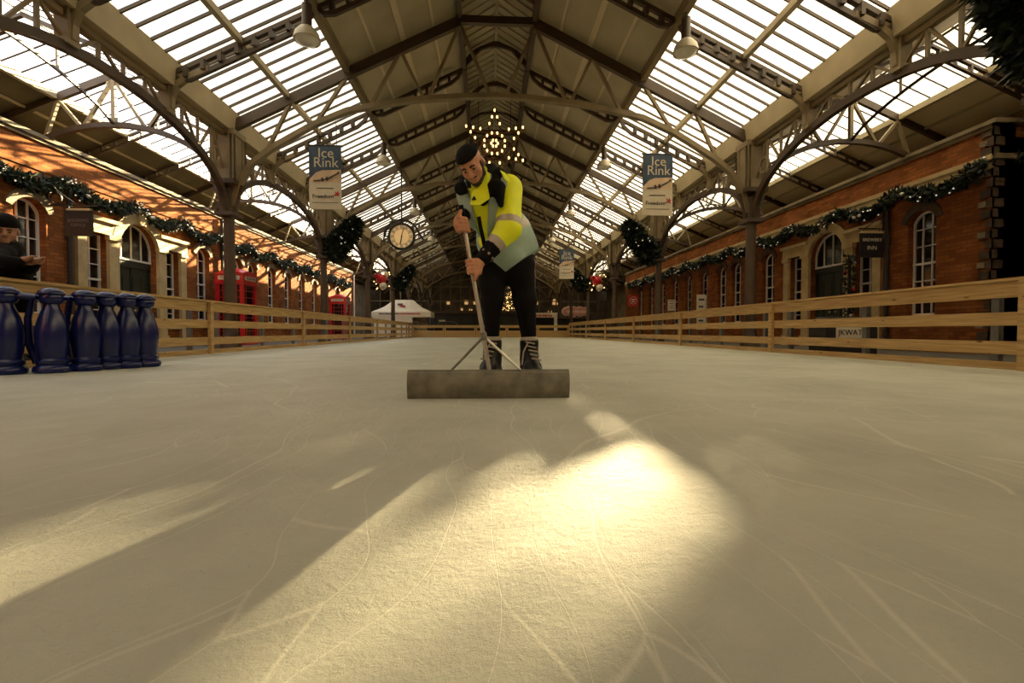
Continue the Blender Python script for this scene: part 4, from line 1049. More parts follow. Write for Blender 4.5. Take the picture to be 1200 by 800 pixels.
cf = MB().prism(cloud(-.02, -.05), (0, .04, 0)).build('pink_face', 'pink', t)
pr = MB(); x = -.75; rnd = random.Random(3)
while x < .95: w = rnd.uniform(.05, .16); h = rnd.uniform(.12, .26); pr.bb(x, x + w, -.06, -.05, a.z + .04 - h / 2, a.z + .06 + h / 2); x += w + .06
pr.build('faint_script', 'pinkpale', cf)
for x in (-.7, .8): MB().bb(x - .04, x + .04, 0, .06, 0, a.z - .1).build('post', 'black', t)
kb = thing('ticket_kiosk', 'dark kiosk below the pink cloud sign', 'kiosk', (a.x + .1, 43.2, -.06))
MB().bb(-1.5, 1.5, 0, 1.5, 0, 1.65).build('body', 'black', kb); MB().bb(-1.6, 1.6, -.1, 1.6, 1.65, 1.75).build('kiosk_roof', 'car', kb); MB().bb(-1.2, 1.2, -.02, 0, .8, 1.4).build('hatch', 'doorpaint', kb)
a = at(524, 378, 41.0)
t = thing('ice_vehicle', 'dark low vehicle with an arched frame behind the end barrier', 'vehicle', (a.x, 41.0, -.06))
v = MB(); v.prism([(-1.05, 0, .3), (1.0, 0, .3), (1.05, 0, .85), (.85, 0, 1.0), (-.6, 0, 1.05), (-1.05, 0, .9)], (0, 1.8, 0)); v.build('bodywork', 'car', t)
MB().path([(-.85, .1, .95), (-.75, .1, 1.3), (-.5, .1, 1.42), (.5, .1, 1.42), (.8, .1, 1.3), (.95, .1, .95)], .05, .05, (0, 1, 0)).build('arched_frame', 'galv', t)
MB().bb(-.75, -.2, .0, .5, 1.43, 1.56).build('beacon_box', 'paper', t)
for x in (-.65, .65):
    for y in (.15, 1.65): MB().lathe([(.3, -.1), (.3, .1)], (x, y, .3), 16, 0, rx).build('wheel', 'leather', t)
a = at(597, 340, 51.4); rnd = random.Random(6)
t = thing('christmas_tree', 'tall Christmas tree of golden lights seen between the man\'s legs', 'tree', (a.x, 51.4, -.06))
f = MB(); needles(f, rnd, 2200, lambda r: ((lambda u, q: ((1.5 * (1 - u) * math.cos(q), 1.5 * (1 - u) * math.sin(q), .6 + 5.3 * u), (math.cos(q), math.sin(q), -.2)))(r.random() ** 1.4, r.uniform(0, 6.3))), .35, .06); f.build('foliage', 'leaf2', t, fix=False)
MB().tube([(0, 0, 0), (0, 0, 5.9)], [.15, .02], 8).build('trunk', 'steel_dk', t)
lb = MB()
for k in range(420):
    u = rnd.random() ** 1.3; q = rnd.uniform(0, 6.3); lb.ball((1.56 * (1 - u) * math.cos(q), 1.56 * (1 - u) * math.sin(q), .6 + 5.3 * u), .045, 6)
lo = lb.build('golden_lights', 'bulb', t); lo['kind'] = 'stuff'
MB().ball((0, 0, 6.02), .12, 8).build('tree_topper', 'gold', t)
# ================================================================== PEOPLE (signed distance bodies, meshed as one surface)
class SDF:
    def __init__(s, lo, hi, h):
        s.lo = np.array(lo, dtype=np.float32); s.h = h
        s.n = [int(math.ceil((b - a) / h)) + 1 for a, b in zip(lo, hi)]
        s.f = np.full(s.n, 0.25, dtype=np.float32)
    def _sub(s, mn, mx, pad):
        i0 = [max(0, int((mn[k] - pad - s.lo[k]) / s.h)) for k in range(3)]
        i1 = [min(s.n[k], int((mx[k] + pad - s.lo[k]) / s.h) + 2) for k in range(3)]
        if any(b <= a for a, b in zip(i0, i1)): return None, None
        ax = [s.lo[k] + s.h * np.arange(i0[k], i1[k], dtype=np.float32) for k in range(3)]
        P = np.stack(np.meshgrid(*ax, indexing='ij'), -1)
        return tuple(slice(a, b) for a, b in zip(i0, i1)), P
    def _mix(s, sl, d, k, sub=False):
        a = s.f[sl]
        if sub:
            d = -d
            h = np.clip(0.5 - 0.5 * (a - d) / max(k, 1e-5), 0, 1); s.f[sl] = a + (d - a) * h + k * h * (1 - h)
        else:
            h = np.clip(0.5 + 0.5 * (a - d) / max(k, 1e-5), 0, 1); s.f[sl] = a + (d - a) * h - k * h * (1 - h)
    def cone(s, a, b, ra, rb, k=0.03, sub=False):
        a, b = np.array(a, dtype=np.float32), np.array(b, dtype=np.float32); r = max(ra, rb)
        sl, P = s._sub(np.minimum(a, b) - r, np.maximum(a, b) + r, k + 3 * s.h)
        if sl is None: return s
        ba = b - a; L = float(ba @ ba) + 1e-9
        t = np.clip(((P - a) @ ba) / L, 0, 1)
        d = np.linalg.norm(P - a - t[..., None] * ba, axis=-1) - (ra + (rb - ra) * t)
        s._mix(sl, d, k, sub); return s
    def chain(s, pts, rs, k=0.03):
        for i in range(len(pts) - 1): s.cone(pts[i], pts[i + 1], rs[i], rs[i + 1], k)
        return s
    def ell(s, c, r, rot=None, k=0.03, sub=False):
        c = np.array(c, dtype=np.float32); R_ = max(r)
        sl, P = s._sub(c - R_, c + R_, k + 3 * s.h)
        if sl is None: return s
        q = P - c
        if rot is not None: q = q @ np.array(rot, dtype=np.float32)      # columns are the local axes
        q = q / np.array(r, dtype=np.float32); l = np.linalg.norm(q, axis=-1)
        g = np.linalg.norm(q / np.array(r, dtype=np.float32), axis=-1)
        d = l * (l - 1) / np.maximum(g, 1e-6)
        s._mix(sl, d, k, sub); return s
    def cut(s, p, n):
        """drop everything on the side n points to"""
        n = np.array(n, dtype=np.float32); n = n / np.linalg.norm(n); p = np.array(p, dtype=np.float32)
        ax = [s.lo[k] + s.h * np.arange(s.n[k], dtype=np.float32) for k in range(3)]
        d = (ax[0] - p[0])[:, None, None] * n[0] + (ax[1] - p[1])[None, :, None] * n[1] + (ax[2] - p[2])[None, None, :] * n[2]
        s.f = np.maximum(s.f, d); return s
    def cut_wedge(s, planes):
        """drop what lies inside all the half-spaces (p, n): n points out of the wedge"""
        ax = [s.lo[k] + s.h * np.arange(s.n[k], dtype=np.float32) for k in range(3)]
        w = None
        for p, n in planes:
            n = np.array(n, dtype=np.float32); n = n / np.linalg.norm(n)
            d = (ax[0] - p[0])[:, None, None] * n[0] + (ax[1] - p[1])[None, :, None] * n[1] + (ax[2] - p[2])[None, None, :] * n[2]
            w = d if w is None else np.maximum(w, d)
        s.f = np.maximum(s.f, -w); return s
    def mb(s, matfn=None):
        f = s.f; I = f < 0
        n = f.shape; C = tuple(k - 1 for k in n)
        cnt = np.zeros(C, dtype=np.int8)
        for i in (0, 1):
            for j in (0, 1):
                for k in (0, 1): cnt += I[i:i + C[0], j:j + C[1], k:k + C[2]]
        act = np.argwhere((cnt > 0) & (cnt < 8))
        idx = np.full(C, -1, dtype=np.int64); idx[act[:, 0], act[:, 1], act[:, 2]] = np.arange(len(act))
        acc = np.zeros((len(act), 3)); num = np.zeros(len(act))
        cor = [(i, j, k) for i in (0, 1) for j in (0, 1) for k in (0, 1)]
        for a in cor:
            for ax in range(3):
                if a[ax]: continue
                b = list(a); b[ax] = 1
                va = f[act[:, 0] + a[0], act[:, 1] + a[1], act[:, 2] + a[2]]; vb = f[act[:, 0] + b[0], act[:, 1] + b[1], act[:, 2] + b[2]]
                m = (va < 0) != (vb < 0); t = np.where(m, va / np.where(m, va - vb, 1), 0)
                p = np.tile(np.array(a, dtype=float), (len(act), 1)); p[:, ax] += t
                acc[m] += p[m]; num[m] += 1
        V = (act + acc / np.maximum(num, 1)[:, None]) * s.h + s.lo
        F = []
        for ax in range(3):
            o1, o2 = (ax + 1) % 3, (ax + 2) % 3
            A = [slice(None)] * 3; B = [slice(None)] * 3; A[ax] = slice(0, -1); B[ax] = slice(1, None)
            ch = np.argwhere(I[tuple(A)] != I[tuple(B)])
            ok = (ch[:, o1] > 0) & (ch[:, o2] > 0) & (ch[:, o1] < C[o1]) & (ch[:, o2] < C[o2]) ; ch = ch[ok]
            e1 = np.eye(3, dtype=int)[o1]; e2 = np.eye(3, dtype=int)[o2]
            q = [ch - e1 - e2, ch - e2, ch, ch - e1]
            F.append(np.stack([idx[c[:, 0], c[:, 1], c[:, 2]] for c in q], -1))
        F = np.concatenate(F); F = F[(F >= 0).all(1)]
        mb = MB(); mb.v = [tuple(v) for v in V]; mb.f = [tuple(int(i) for i in q) for q in F]; mb.sm = [True] * len(mb.f)
        if matfn is None: mb.m = [0] * len(mb.f)
        else:
            cen = V[F].mean(1); mb.m = [int(x) for x in matfn(cen)]
        return mb
    def build(s, name, mats, parent, base, matfn=None, smooth=1):
        o = s.mb(matfn).build(name, mats, parent, (0, 0, 0), fix=True, shift=None)
        me = o.data; b = bmesh.new(); b.from_mesh(me)
        for _ in range(smooth): bmesh.ops.smooth_vert(b, verts=b.verts, factor=0.5, use_axis_x=True, use_axis_y=True, use_axis_z=True)
        bmesh.ops.translate(b, verts=b.verts, vec=-Vector(base)); b.to_mesh(me); b.free()
        for e_ in me.edges: e_.use_edge_sharp = False
        return o

def seg_t(C, a, b):
    a, b = np.array(a), np.array(b); ba = b - a
    t = ((C - a) @ ba) / (ba @ ba); tc = np.clip(t, 0, 1)
    return t, np.linalg.norm(C - a - tc[:, None] * ba, axis=1)

def head_axes(pitch, yaw, roll):
    ex, ef, ez = Vector((1, 0, 0)), Vector((0, -1, 0)), Vector((0, 0, 1))
    for ax, an in ((Vector((1, 0, 0)), pitch), (Vector((0, 0, 1)), yaw), (Vector((0, 1, 0)), roll)):
        q = Matrix.Rotation(R(an), 3, ax); ex, ef, ez = q @ ex, q @ ef, q @ ez
    return ex, ef, ez

def add_head(S, c, ax, g=1.0):
    ex, ef, ez = ax; rot = Matrix((ex, ef, ez)).transposed()
    L = lambda x, f, z: Vector(c) + (ex * x + ef * f + ez * z) * g
    r3 = lambda *r: tuple(v * g for v in r)
    S.ell(L(0, -.015, .035), r3(.095, .118, .112), rot, .01)
    S.ell(L(0, .032, -.05), r3(.075, .082, .098), rot, .03 * g)
    S.ell(L(0, .082, -.122), r3(.036, .03, .028), rot, .025 * g)
    for s in (-1, 1):
        S.ell(L(.052 * s, .068, -.035), r3(.028, .03, .028), rot, .025 * g)
        S.ell(L(.098 * s, -.012, -.012), r3(.012, .027, .038), rot, .012 * g)
    S.cone(L(-.05, .096, .02), L(.05, .096, .02), .014 * g, .014 * g, .02 * g)
    for s in (-1, 1): S.ell(L(.037 * s, .122, -.004), r3(.023, .02, .015), rot, .014 * g, sub=True)
    S.cone(L(0, .108, .012), L(0, .140, -.04), .010 * g, .017 * g, .014 * g)
    for s in (-1, 1): S.cone(L(.014 * s, .122, -.046), L(.014 * s, .118, -.046), .012 * g, .012 * g, .01 * g)
    S.cone(L(-.024, .106, -.080), L(.024, .106, -.080), .009 * g, .009 * g, .01 * g)
    S.cone(L(-.02, .104, -.095), L(.02, .104, -.095), .011 * g, .011 * g, .012 * g)
    return L, rot

def face_parts(person, base, L, g, hairmat):
    for s in (-1, 1):
        MB().ball(L(.037 * s, .098, -.005) - base, .0105 * g, 12).build('eye', 'eye', person)
        MB().tube([L(.06 * s, .098, .020) - base, L(.038 * s, .112, .026) - base, L(.016 * s, .112, .020) - base], [.006 * g, .010 * g, .008 * g], 6).build('eyebrow', hairmat, person)

def add_hand(S, centre, along, side, front, wrist, rp, thumb=1, g=1.0):
    """palm beside a bar of radius rp, four fingers of unequal length curled round it and a thumb; along: up the bar"""
    a, r, f = Vector(along).normalized(), Vector(side).normalized(), Vector(front).normalized(); c = Vector(centre)
    pc = c + r * (rp + .030 * g) + f * .006
    S.cone(wrist, pc, .034 * g, .036 * g, .02)
    S.cone(pc + a * .035 * g, pc - a * .04 * g, .028 * g, .026 * g, .02)
    for q, (o, ln) in enumerate(((.046, .92), (.017, 1.0), (-.013, .96), (-.041, .8))):
        b = c + a * o * g
        k = rp + .013 * g
        P = [b + r * (k + .022 * g) + f * .018 * g, b + r * (k * .45) + f * (k + .006 * g), b - r * (k * .75) + f * (k * .7), b - r * (k * .98 + .002) - f * (k * .35 * ln), b - r * (k * .35) - f * (k * 1.02 * ln)]
        S.chain(P, [.0165 * g, .0155 * g, .0140 * g, .0125 * g, .0105 * g], .006)
    t0 = pc + f * .012 * g + a * .03 * g * thumb
    S.chain([t0, c + r * (rp + .012 * g) + f * (rp + .016 * g) + a * .065 * g * thumb, c + r * .004 + f * (rp + .017 * g) + a * .105 * g * thumb], [.02 * g, .0165 * g, .012 * g], .012)

# ---------------------------------------------------------------- the man with the scraper
base = Vector((at(600, 400, 3.95).x, 3.95, 0))
W = thing('person', 'man in hi-vis yellow jacket and black beanie bending over a wide ice scraper', 'person', base)
J = lambda x, y, Y: at(x, y, Y)
hipL, hipR, kneeL, kneeR = J(609, 312, 3.95), J(580, 312, 3.95), J(615, 352, 3.92), J(577, 352, 3.9)
ankL, ankR = J(620, 400, 3.97), J(577, 400, 3.97)
chest, belly, pelvis, neck0 = J(576, 240, 3.76), J(588, 280, 3.88), J(595, 306, 3.95), J(563, 214, 3.70)
shL, shR = J(596, 221, 3.72), J(551, 226, 3.76)
elL, wrL = J(596, 268, 3.60), J(567, 302, 3.52)
elR, wrR = J(551, 250, 3.98), J(542, 253, 3.62)
poleA, poleB = J(541, 247, 3.52), J(574, 433, 3.46)
pdir = (poleA - poleB).normalized()
def on_pole(py):
    lo, hi = 0.0, 1.0
    for _ in range(40):
        m = (lo + hi) / 2; p = poleB.lerp(poleA, m); q = CROT.transposed() @ (p - CAM); y = 400 - FPX * q.y / -q.z
        if y > py: lo = m
        else: hi = m
    return poleB.lerp(poleA, lo)
hL, hR = on_pole(313), on_pole(264)
AXH = head_axes(40, -24, -15)
HC = J(552.5, 192.5, 3.51)

S = SDF((-1.02, 3.28, -.02), (.45, 4.35, 2.05), .0065)
L_, hrot = add_head(S, HC, AXH, .93)
S.cone(L_(0, -.03, -.07), neck0, .058, .072, .03)
S.ell(chest, (.21, .13, .2), None, .05); S.ell(belly, (.17, .12, .18), None, .06); S.ell(pelvis, (.18, .13, .15), None, .06)
S.cone(neck0, chest, .08, .14, .05)
S.chain([shL, elL, wrL], [.075, .058, .038], .03); S.chain([shR, elR, wrR], [.065, .05, .038], .03)
S.cone(chest, shL, .12, .08, .05); S.cone(chest, shR, .12, .08, .05)
S.chain([hipL, kneeL, ankL], [.10, .066, .042], .04); S.chain([hipR, kneeR, ankR], [.10, .066, .042], .04)
footL, footR = J(631, 441, 3.72), J(566, 441, 3.70)
heelL, heelR = J(618, 432, 4.02), J(579, 432, 4.02)
for hk, ft, an in ((heelL, footL, ankL), (heelR, footR, ankR)):
    z = .145
    S.chain([an, Vector((hk.x, hk.y, z)), Vector((ft.x, ft.y, z - .01))], [.045, .045, .032], .03)
add_hand(S, hL, pdir, Vector((1, .12, .1)), Vector((0, -1, 0)), wrL, .017, -1)
add_hand(S, hR, pdir, Vector((-1, .3, .1)), Vector((0, -1, 0)), wrR, .017, 1)
S.build('body', 'skin', W, base)
face_parts(W, base, L_, .93, 'hair')
# beard, hair at the temples, beanie
B = SDF(HC - Vector((.3, .3, .3)), HC + Vector((.3, .3, .3)), .006)
B.ell(L_(0, .036, -.078), (.071, .078, .071), hrot, .01); B.ell(L_(0, .082, -.124), (.0375, .032, .029), hrot, .02)
B.cut(L_(0, 0, -.068), Vector(AXH[2]) * .93 + Vector(AXH[1]) * .36)
B.ell(L_(0, .125, -.086), (.024, .03, .014), hrot, .006, sub=True)
B.cone(L_(-.03, .108, -.066), L_(.03, .108, -.066), .007, .007, .006)
for s in (-1, 1): B.cone(L_(.078 * s, .02, -.0), L_(.072 * s, .03, -.09), .018, .018, .02)
B.build('beard', 'hair', W, base)
B = SDF(HC - Vector((.3, .3, .3)), HC + Vector((.3, .3, .3)), .006)
B.ell(L_(0, -.02, .042), (.104, .124, .101), hrot, .01)
B.cut(L_(0, .10, .060), -(AXH[2] * .95 + AXH[1] * .16))
B.build('beanie', 'cloth_bk', W, base)
B = SDF(HC - Vector((.3, .3, .3)), HC + Vector((.3, .3, .3)), .006)
B.ell(L_(0, -.03, -.005), (.093, .098, .094), hrot, .01); B.cut(L_(0, .05, 0), AXH[1]); B.cut(L_(0, 0, .05), AXH[2]); B.cut(L_(0, 0, -.09), -AXH[2])
B.build('hair', 'hair', W, base)

# trousers
T = SDF((-.85, 3.5, .2), (.45, 4.35, 1.5), .009)
T.ell(pelvis, (.215, .165, .17), None, .05)
T.chain([hipR, kneeR, J(577, 402, 3.97)], [.125, .088, .052], .05)
T.chain([hipL, kneeL, J(620.5, 402, 3.97)], [.130, .094, .060], .05)
T.cone(J(566, 312, 3.86), J(572, 335, 3.86), .06, .07, .05)
for z, x in ((1.05, 0), (.72, .02), (.5, 0)): pass
T.build('trousers', 'cloth_bk', W, base, smooth=2)

# boots with laces, socks and skate runners
for nm, an, hk, ft in (('L', ankL, heelL, footL), ('R', ankR, heelR, footR)):
    top = Vector((an.x, an.y, .40)); z = .15
    hb, tb = Vector((hk.x, hk.y, z)), Vector((ft.x, ft.y, z - .01)); mid = hb.lerp(tb, .55) + Vector((0, 0, .045))
    b = SDF(Vector((min(hb.x, tb.x) - .2, tb.y - .2, .04)), Vector((max(hb.x, tb.x) + .2, hb.y + .2, .55)), .008)
    b.cone(top + Vector((0, -.01, 0)), Vector((an.x, an.y + .01, .26)), .082, .074, .02); b.cone(Vector((an.x, an.y, .26)), hb, .074, .066, .03)
    b.cone(hb, mid, .066, .064, .03); b.cone(mid, tb, .062, .050, .03); b.cone(hb, tb, .055, .05, .03); b.cone(mid, Vector((an.x, an.y - .02, .3)), .055, .06, .04)
    b.cone(tb - Vector((.02, 0, 0)), tb + Vector((.02, 0, 0)), .048, .048, .02)
    b.cut((0, 0, .43), (0, 0, 1)); b.cut((0, 0, .105), (0, 0, -1))
    bo = b.build('skate_boot', 'leather', W, base)
    dv = (tb - hb).normalized(); sd = Vector((dv.y, -dv.x, 0)).normalized()
    rb = MB()
    h0, h1 = hb - dv * .06, tb + dv * .05
    rb.bar(Vector((h0.x, h0.y, .028)) - base, Vector((h1.x, h1.y, .028)) - base, .012, .056); 
    for q in (.12, .42, .85):
        p = h0.lerp(h1, q); rb.bar(Vector((p.x, p.y, .04)) - base, Vector((p.x, p.y, .11)) - base, .03, .06, dv)
    rb.build('runner', 'runner', bo)
    lc = MB()
    for q in range(5):
        c = Vector((an.x, an.y - .07, .39)).lerp(tb + Vector((0, .01, .07)), q / 5.5) + Vector((0, -.022, .012))
        lc.tube([c - sd * .04 + Vector((0, 0, -.008)) - base, c - base + Vector((0, -.008, 0)), c + sd * .04 + Vector((0, 0, .008)) - base], .0065, 6)
    lc.tube([Vector((an.x, an.y - .095, .40)) - base + sd * .02, Vector((an.x, an.y - .13, .33)) - base + sd * .06, Vector((an.x, an.y - .14, .22)) - base + sd * .075], .007, 6)
    lc.build('laces', 'lace', bo)
    k = MB(); k.lathe([(.062, .38), (.075, .395), (.077, .43), (.068, .45), (.05, .46)], (an.x - base.x, an.y - base.y - .012, 0), 16); k.build('sock', 'sock', W)

# yellow jacket
fb, fe = np.array(elL), np.array(wrL)
K = SDF((-.9, 3.25, .85), (.4, 4.25, 1.95), .009)
K.ell(chest + Vector((.0, 0, 0)), (.235, .165, .22), None, .05); K.ell(belly, (.205, .16, .2), None, .06); K.ell(J(592, 298, 3.93), (.2, .15, .1), None, .05)
K.cone(neck0, chest, .1, .15, .05); K.cone(shL, shR, .10, .10, .05)
K.chain([shL, elL, wrL], [.108, .098, .056], .03); K.chain([shR, elR, wrR], [.085, .07, .05], .03)
for q in (): # sleeve folds
    p = shL.lerp(elL, q); K.cone(p + Vector((-.1, -.09, .01)), p + Vector((.1, -.09, -.02)), .012, .012, .03)
K.cut(wrL + (wrL - elL).normalized() * .012, (wrL - elL)) if False else None
def jmat(C):
    m = np.zeros(len(C), dtype=int)
    tU, dU = seg_t(C, shL, elL); tF, dF = seg_t(C, elL, wrL); tR, dR = seg_t(C, shR, elR); tG, dG = seg_t(C, elR, wrR)
    arm = np.minimum(dU, dF) < .125
    up = dU < dF
    m[arm & up & (tU > .80) & (tU < .98) & (C[:, 0] > elL.x - .16)] = 1
    m[arm & ~up & (tF > .44) & (tF < .64)] = 1
    m[arm & ~up & (tF >= .64)] = 2
    m[(dG < .075) & (tG > .45)] = 2
    yoke = (C[:, 2] > shR.z - .0) & (C[:, 0] < shR.x + .01) & (dU > .14); m[yoke] = 2
    return m
K.build('jacket', ['yellow', 'reflect', 'cloth_bk'], W, base, jmat, smooth=2)
# stand-up collar: black, with a yellow turned-back lapel
c = MB()
ring = []
for q in range(15):
    an_ = R(-70 + 300 * q / 14); ring.append((math.sin(an_), math.cos(an_)))
nb = neck0 + Vector((.012, .02, 0))
colr = SDF(neck0 - Vector((.35, .35, .3)), neck0 + Vector((.35, .35, .4)), .008)
colr.chain([J(566, 236, 3.60), J(579, 222, 3.62), J(584, 205, 3.68), J(574, 200, 3.80), J(556, 204, 3.86)], [.035, .058, .05, .05, .045], .03)
colr.chain([J(545, 224, 3.60), J(540, 221, 3.66), J(545, 213, 3.78), J(556, 206, 3.86)], [.024, .044, .045, .045], .03)
colr.cone(J(584, 220, 3.58), J(587, 240, 3.54), .058, .022, .03)
colr.build('collar', 'cloth_bk', W, base)
lp = MB(); 
lp.prism([p - base for p in (J(567, 192, 3.56), J(571, 197, 3.555), J(571, 216, 3.545), J(574, 232, 3.53), J(562, 240, 3.53), J(551, 240, 3.54), J(553, 226, 3.55), J(563, 211, 3.55))], (0, .02, 0))
lp.build('lapel', 'yellow', W)
lp = MB(); lp.prism([p - base for p in (J(586, 199, 3.60), J(593, 203, 3.62), J(604, 215, 3.62), J(602, 219, 3.61), J(592, 211, 3.60))], (0, .03, 0)); lp.build('shoulder_flap', 'yellow', W)
# mint vest hanging open over the jacket
V = SDF((-.85, 3.35, .85), (.45, 4.3, 1.95), .009)
V.ell(chest, (.255, .185, .24), None, .05); V.ell(belly + Vector((.02, .03, 0)), (.235, .19, .24), None, .06); V.ell(J(606, 284, 3.98), (.19, .17, .2), None, .06)
V.cone(J(600, 262, 3.95), J(613, 288, 4.0), .12, .125, .05); V.cone(J(602, 304, 3.88), J(617, 286, 3.96), .14, .115, .04); V.cone(J(590, 300, 3.86), J(600, 305, 3.92), .13, .11, .05); V.cone(shL, shR, .115, .115, .05)
wl, wr_ = J(566, 292, 3.6) - J(549, 222, 3.6), J(570, 292, 3.6) - J(573, 214, 3.6)
V.cut_wedge([(J(549, 222, 3.6), (wl.z, 0, -wl.x)), (J(573, 214, 3.6), (-wr_.z, 0, wr_.x)), ((0, 3.80, 0), (0, 1, 0))])
d1 = J(630, 293, 3.9) - J(592, 320, 3.9); V.cut(J(592, 320, 3.9), (d1.z, 0, -d1.x)); d2 = J(592, 320, 3.9) - J(573, 304, 3.9); V.cut(J(573, 304, 3.9), (d2.z, 0, -d2.x))
dR_ = J(632, 293, 3.95) - J(611, 240, 3.95); V.cut(J(611, 240, 3.95), (-dR_.z, 0, dR_.x))
tcut = shL + Vector((0, 0, .075)); V.cut(tcut, (0.15, 0, 1))
for a_, b_, r_ in ((shL + Vector((.08, 0, .05)), shL + Vector((.02, -.02, -.16)), .135),): V.cone(a_, b_, r_, r_ * .9, .01, sub=True)
V.cone(shR + Vector((-.08, .08, .03)), shR + Vector((-.03, .12, -.14)), .10, .09, .01, sub=True)
def vmat(C):
    m = np.zeros(len(C), dtype=int)
    zb = J(600, 263, 3.9).z
    band = np.abs(C[:, 2] - (zb + .75 * (C[:, 0] - J(614, 263, 3.9).x))) < .04
    m[band] = 1
    return m
V.build('vest', ['mint', 'reflect'], W, base, vmat, smooth=2)
# zip and chest mark
zp = MB(); zp.path([J(x, y, Y) - base for x, y, Y in ((561, 254, 3.545), (563, 266, 3.55), (566, 279, 3.57), (568, 289, 3.60))], .03, .02, (0, 1, 0)); zp.build('front_zip', 'cloth_bk', W)
mk = MB(); p = J(555.5, 232, 3.53) - base; mk.prism([p + Vector((-.018, 0, -.012)), p + Vector((.018, 0, -.012)), p + Vector((.0, 0, .02))], (0, .006, 0)); mk.build('chest_mark', 'cloth_bk', W)
# beaded bracelet
br_ = MB(); c0 = wrL.lerp(elL, .1)
dA = (wrL - elL).normalized(); u_ = dA.cross(Vector((0, 1, 0))).normalized(); v_ = dA.cross(u_)
for q in range(14):
    a = 2 * math.pi * q / 14; br_.ball(c0 + (u_ * math.cos(a) + v_ * math.sin(a)) * .058 - base, .011, 8, q % 2)
br_.build('bracelet', ['cloth_bk', 'lace'], W)

# ---------------------------------------------------------------- the scraper
sb = Vector((poleB.x, 3.42, 0))
t = thing('ice_scraper', 'wide grey metal ice scraper on a long pole, held by the man', 'scraper', sb)
a, b = at(477.5, 467, 3.42), at(667, 463, 3.42)
xa, xb = a.x - sb.x, b.x - sb.x
bl = MB(); n = 9; vs = []
for x in (xa, xb):
    for k in range(n + 1):
        z = .212 * k / n; y = -.045 * math.sin(math.pi * k / n) * .6 + (.02 if k == n else 0)
        vs.append((x, y, z + .002))
for x in (xa, xb):
    for k in range(n + 1):
        z = .212 * k / n; y = -.045 * math.sin(math.pi * k / n) * .6 + (.02 if k == n else 0)
        vs.append((x, y + .012, z + .002))
m = n + 1
fs = [(k, k + 1, m + k + 1, m + k) for k in range(n)] + [(2 * m + k, 3 * m + k, 3 * m + k + 1, 2 * m + k + 1) for k in range(n)]
fs += [(k, 2 * m + k, 2 * m + k + 1, k + 1) for k in range(n)] + [(m + k, m + k + 1, 3 * m + k + 1, 3 * m + k) for k in range(n)]
fs += [(n, 2 * m + n, 3 * m + n, m + n), (0, m, 3 * m, 2 * m)]
bl.add(vs, fs); bl.build('blade', 'blade', t)
MB().bb(xa, xb, .012, .03, .17, .212).build('stiffener', 'blade', t)
top = poleA + pdir * .03; foot = Vector((poleB.x, 3.452, .19))
MB().tube([foot - sb, top - sb], .0165, 12).build('pole', 'aluminium', t)
MB().tube([top - pdir * .14 - sb, top + pdir * .01 - sb], .0195, 12).build('grip', 'cloth_bk', t)
j = on_pole(394)
MB().tube([j - pdir * .03 - sb, j + pdir * .03 - sb], .024, 12).build('clamp', 'blade', t)
for px in (526, 613): q = at(px, 434, 3.447); MB().tube([j - sb, Vector((q.x, 3.447, .19)) - sb], .0095, 8).build('brace', 'aluminium' if px > 600 else 'blade', t)

# ---------------------------------------------------------------- the person leaning on the left barrier
Yp = 6.75
q0 = at(6, 300, Yp)
base2 = Vector((q0.x - .02, Yp, -.06))
P2 = thing('person', 'person in dark jacket and dark knitted hat leaning on the left barrier with clasped hands', 'person', base2)
hc = Vector((at(9, 271, Yp).x, Yp - .02, at(9, 271, Yp).z)); g = 1.22
ax2 = head_axes(12, 38, 0)
nk = hc + Vector((-.02, .05, -.22)); ch = nk + Vector((-.05, .04, -.32)); pv = ch + Vector((-.1, .08, -.5))
shA, shB = nk + Vector((.12, -.20, -.13)), nk + Vector((-.14, .24, -.13))
handp = Vector((at(14, 312, Yp - .25).x, Yp - .22, at(14, 311, Yp - .2).z + .0)); handp.x = -6.44
elA, elB = handp + Vector((-.16, -.30, .02)), handp + Vector((-.20, .24, .02))
S = SDF(base2 + Vector((-.75, -.9, 0)), base2 + Vector((.75, .8, 2.5)), .011)
L2, r2 = add_head(S, hc, ax2, g)
S.cone(L2(0, -.03, -.07), nk, .075, .085, .03); S.ell(ch, (.16, .24, .3), None, .05); S.ell(pv, (.16, .2, .22), None, .08); S.cone(ch, pv, .17, .16, .08)
wA, wB = handp + Vector((.0, -.10, .03)), handp + Vector((.0, .10, .03))
S.chain([shA, elA, wA], [.09, .07, .045], .03); S.chain([shB, elB, wB], [.09, .07, .045], .03)
S.cone(nk, shA, .09, .09, .05); S.cone(nk, shB, .09, .09, .05)
kn = [pv + Vector((.06, d, -.45)) for d in (-.12, .12)]; fe_ = [Vector((pv.x - .02, pv.y + d, .06)) for d in (-.14, .14)]
for k_, f_ in zip(kn, fe_): S.chain([pv + Vector((0, k_.y - pv.y, -.1)), k_, f_, f_ + Vector((.2, 0, -.03))], [.13, .09, .06, .045], .04)
add_hand(S, handp + Vector((.03, -.03, .05)), Vector((1, 0, .25)), Vector((0, -1, .2)), Vector((.3, 0, .9)), wA, .02, 1, 1.1)
add_hand(S, handp + Vector((.05, .05, .05)), Vector((1, 0, .25)), Vector((0, 1, .2)), Vector((.3, 0, .9)), wB, .02, 1, 1.1)
S.build('body', 'skin2', P2, base2)
face_parts(P2, base2, L2, g, 'hair')
B = SDF(hc - Vector((.35, .35, .35)), hc + Vector((.35, .35, .4)), .008)
B.ell(L2(0, -.02, .07), (.112 * g, .136 * g, .13 * g), r2, .01); B.cut(L2(0, .1, .045), -ax2[2]); B.build('knitted_hat', 'cloth_bk', P2, base2)
